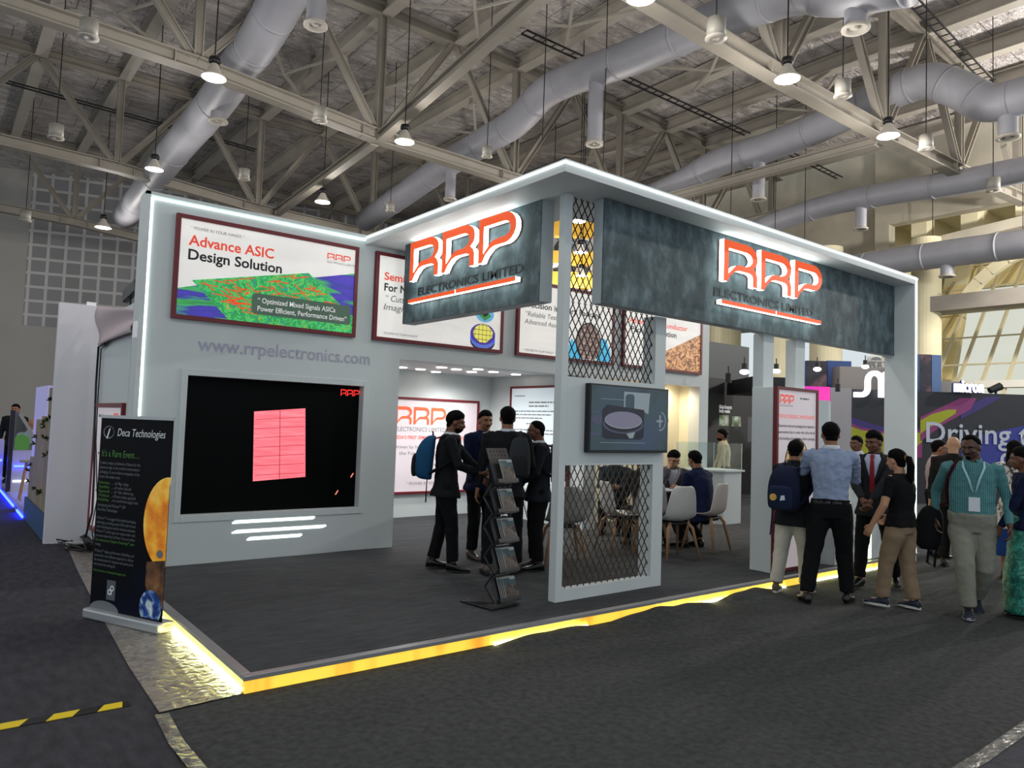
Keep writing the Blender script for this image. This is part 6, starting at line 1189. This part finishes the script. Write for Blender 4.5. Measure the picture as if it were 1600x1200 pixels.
# black stand seen between the fascia post and the pillar
bs = empty('black_stand', (13.5, 11.5, 0), 0, 'matte black stand wall with small white text and two green photos', 'display wall')
m_bk = mat('stand_black', '#16171a', .6); m_bk2 = mat('stand_header_grey', '#3a3e42', .6); po = V(bs.location)
FK = front(13.5, 11.5, 0); z1_ = at(1107, 590, 'y', 11.5).z; z2_ = at(1107, 533, 'y', 11.5).z
rel(MB().fbox(FK, 0, 6.8, 0, z1_, -.2, 0), bs).build('black_wall', m_bk, bs); rel(MB().fbox(FK, 0, 3.6, z1_, z2_, -.2, .01), bs).build('header', m_bk2, bs)
def kp(px, py): p = at(px, py, 'y', 11.49); return p.x-13.5, p.z
def kbox(x0_, y0_, x1_, y1_, m, name, k=1): a, b = kp(x0_, y1_), kp(x1_, y0_); return rel(MB().prism(FK, [(a[0], a[1]), (b[0], a[1]), (b[0], b[1]), (a[0], b[1])], 0, .004*k), bs).build(name, m, bs)
m_gph = art('green_photo', [(.35, '#3a4a30'), (.5, '#6b7a5a'), (.62, '#a9b0a8'), (.75, '#c9ced0')], 4, 'noise', .25)
kbox(1124, 649, 1139, 665, m_gph, 'photo'); kbox(1144, 651, 1158, 666, m_gph, 'photo'); kbox(1168, 652, 1178, 690, mat('poster_grey', '#4a4a50'), 'poster')
a = kp(1124, 638); text('Global footprint', FK, a[0], a[1], .13, m_white, bs, off=.004, bold=.03, po=po, fit=kp(1144, 638)[0]-a[0]); a = kp(1124, 643); text('locally created', FK, a[0], a[1]-.02, .13, m_white, bs, off=.004, bold=.03, po=po, fit=kp(1141, 638)[0]-a[0])
mb = MB()
for i in range(6): a = kp(1124, 674+i*3.4); b = kp(1137 if i % 2 else 1139, 674); mb.prism(FK, [(a[0], a[1]), (b[0], a[1]), (b[0], a[1]+.012), (a[0], a[1]+.012)], 0, .004)
rel(mb, bs).build('small_print', m_inkg, bs)
def track(px, py, D, label, on=True):
    p = atd(px, py, D); t = empty('spotlight', p, 0, label, 'spotlight', 'spotlights of the far stands'); MB().cyl((0,0,0), (0,0,.16), .05, n=12).build('housing', m_black, t); MB().cyl((0,0,.16), (0,0,.28), .012, n=6).build('stem', m_black, t)
    if on: MB().ell((0, 0, 0), (.085, .085, .05)).build('lit_lens', mat('spot_glow', '#ffffff', emit=10), t, smooth=True)
for px, py, D, l, on_ in ((1163, 581, 14, 'lit spotlight on the black stand header', 1), (1213, 580, 16, 'lit spotlight between the two square poles', 1), (1277, 577, 17, 'bright lit spotlight right of the square poles', 1), (1352, 573, 18, 'lit spotlight above the white glowing letters', 1), (1138, 598, 12.5, 'unlit black track spotlight on the black wall', 0), (1309, 612, 15.5, 'unlit black spotlight left of the dark swirl wall', 0)): track(px, py, D, l, on_)
# far stand behind the upper mesh with yellow bands
ym = mat('band_yellow', '#c99a2e', .6, var=.1, vs=1.5); yt = empty('yellow_banded_tower', (0,0,0), 0, 'tall yellow banded structure seen through the upper mesh, with windows between the bands', 'tower')
D = 26; a, b = atd(842, 400, D), atd(965, 400, D); a.z = b.z = 0; yt.location = a; u = (b-a).normalized(); G = Fr((0,0,0), u, (0,0,1)); wd = (b-a).length
for i, (p0, p1_) in enumerate(((340, 368), (392, 412), (425, 450))): z0, z1 = atd(890, p1_, D).z, atd(890, p0, D).z; MB().fbox(G, 0, wd, z0, z1, -.4, 0).build('yellow_band', ym, yt)
for i in range(7): MB().fbox(G, wd*i/6-.06, wd*i/6+.06, 0, atd(890, 340, D).z, -.3, -.1).build('upright', m_beam, yt)
MB().fbox(G, 0, wd, 0, 5.2, -.38, -.3).build('lower_panel', m_taupe, yt)
# yellow lit plinth and white cabinet seen through the lower mesh
o = empty('lit_plinth', (8.35, 8.95, 0), 0, 'yellow glowing plinth edge seen through the lower mesh', 'platform'); MB().box(-.6, .9, 0, .3, 0, .13).build('plinth_body', m_booth, o); MB().box(-.6, .9, -.01, 0, .01, .12).build('lit_edge', m_edge, o)
bx('white_cabinet', m_booth, 7.75, 8.05, 8.6, 8.9, 0, .95, label='white cabinet beside the alcove corner, seen through the lower mesh', cat='cabinet')
# ---------------- neighbouring stand, far left ----------------
pk = empty('plank_panel', (1.2, 11, 0), 0, 'wooden plank panel with small green plants and a blue base, at the left', 'wooden panel')
m_plank = mat('plank_wood', '#8a7d55', .7, var=.2, vs=5, stretch=(1, 1, .3)); m_leaf = mat('plant_green', '#27361f', .7); m_bbase = mat('blue_base', '#1f4a6e', .5)
pp = [at(px, 700, 'x', 1.2) for px in (80, 71, 62, 54, 48)]
zs_ = [at(76, 606, 'x', 1.2).z, at(66, 650, 'x', 1.2).z, at(58, 655, 'x', 1.2).z, at(51, 715, 'x', 1.2).z]
for i in range(4): rel(MB().box(1.2, 1.28, pp[i].y+.01, pp[i+1].y-.01, .3, zs_[i]), pk).build('plank', m_plank, pk, bevel=.01)
rel(MB().box(1.17, 1.3, pp[0].y, pp[4].y+.05, .02, .33), pk).build('blue_base', m_bbase, pk)
rnd = random.Random(5)
for k in range(16):
    i = rnd.randrange(4); y = rnd.uniform(pp[i].y+.05, pp[i+1].y-.05); z = rnd.uniform(.45, zs_[i]-.05); mb = MB()
    for q in range(7): v = V((rnd.uniform(-.8, .2), rnd.uniform(-.7, .7), rnd.uniform(-.3, .9))).normalized(); s = v.orthogonal().normalized(); c = V((1.19, y, z)); L = rnd.uniform(.04, .08); mb.add([c, c+v*L*.5+s*.016, c+v*L, c+v*L*.5-s*.016], [(0,1,2,3)])
    rel(mb, pk).build('plant_tuft', m_leaf, pk)
wp = MB()
ls2 = empty('pale_info_wall', V((1.32, 12.45, 0)), 0, 'pale violet lit wall of the far left stand', 'display wall'); ls2.location.z = 0
MB().box(0, .1, 0, 1.5, 0, 1.96).build('wall_body', mat('violet_lit', '#a9a6d6', .6, emit=.25), ls2)
pf = empty('left_stand_platform', (1.2, 12.9, 0), 0, 'pale platform of the far left stand with blue glowing edge', 'platform')
MB().box(.0, 4, .0, 7, 0, .1).build('deck', mat('deck_grey', '#8f929c', .5), pf); MB().box(-.03, 0, 0, 7, .0, .09).build('edge_profile', m_trimm, pf); m_blue = mat('blue_led', '#1020ff', emit=45, ecol='#1420ff')
MB().box(-.05, -.03, 1.5, 6.8, .02, .05).build('blue_light_line', m_blue, pf); MB().box(-.05, -.03, 0, .9, .02, .05).build('blue_light_line', m_blue, pf)
m_cv = mat('counter_violet', '#b0aecb', .5)
cc_ = empty('left_counter', (.1, 16.7, .1), 0, 'white counter with a blue light line cut by the left picture edge', 'counter')
MB().box(-1.2, 1.04, 0, .5, 0, .92).build('counter_body', m_cv, cc_); MB().box(-1.2, 1.02, -.02, 0, .52, .56).build('blue_light_line', m_blue, cc_); MB().box(-1.2, 1.0, -.02, 0, .2, .23).build('white_light_line', m_strip, cc_)
gp = empty('slanted_panel', (1.17, 16.2, .1), 0, 'white counter front with slanted glass and dark edge post, far left', 'display panel'); MB().box(0, .07, 0, .1, 0, 1.48).build('edge_post', m_black, gp)
GF = Fr((.07, .02, 0), (1,0,0), (0,0,1))
MB().fbox(GF, 0, .9, 0, .74, -.3, 0).build('white_lower_panel', m_cv, gp); MB().fbox(GF, .03, .7, .44, .475, 0, .02).build('blue_light_line', m_blue, gp); MB().fbox(GF, .03, .7, .17, .2, 0, .02).build('white_light_line', m_strip, gp)
MB().prism(GF, [(0, .75), (.5, .75), (.36, .95), (.06, 1.46), (0, 1.46)], 0, .01).build('pane', glassmat('pane_left', '#dfe8ea', .25), gp); MB().prism(GF, [(.02, .76), (.24, .76), (.24, .98), (.12, 1.05), (.02, 1.0)], .012, .016).build('green_print', mat('green_print', '#4f8a3a', .5, emit=.1), gp); MB().prism(GF, [(.05, 1.4), (.09, 1.44), (.44, .84), (.4, .8)], .012, .016).build('grey_print', m_shellg, gp)
st = empty('wooden_stool', (1.4, 14.7, .1), 0, 'stool with a grey seat and wooden legs behind the plank panel', 'stool'); MB().lathe((0,0,.62), [(.001, 0), (.18, 0), (.18, .04), (.001, .05)], 20).build('seat', m_shellg, st)
for a in (45, 135, 225, 315): MB().tube([(.1*math.cos(R_(a)), .1*math.sin(R_(a)), .62), (.2*math.cos(R_(a)), .2*math.sin(R_(a)), 0)], [.016, .012], 8).build('leg', m_wood, st)
person((1.4, 18.2, .1), 250, 1.6, 'bearded man in black standing at the far left counter', dict(top=blk, bottom=trb, skin='tan', hair='short', beard=1), {}, .014)
d = sit(); d.update(rh=(.06, .24, .42), lh=(-.06, .25, .42)); person((1.62, 17.6, .1), 60, 1.75, 'bald person in a white shirt seated at the far left counter', dict(top=wht, bottom=trb, skin='tan', hair='bald', kind='shirt'), d, .014); c_ = put_chair(1.6, 17.55, 60, 'shell chair under the bald person at the far left', m_shellg); c_.location.z = .1
sp_ = None
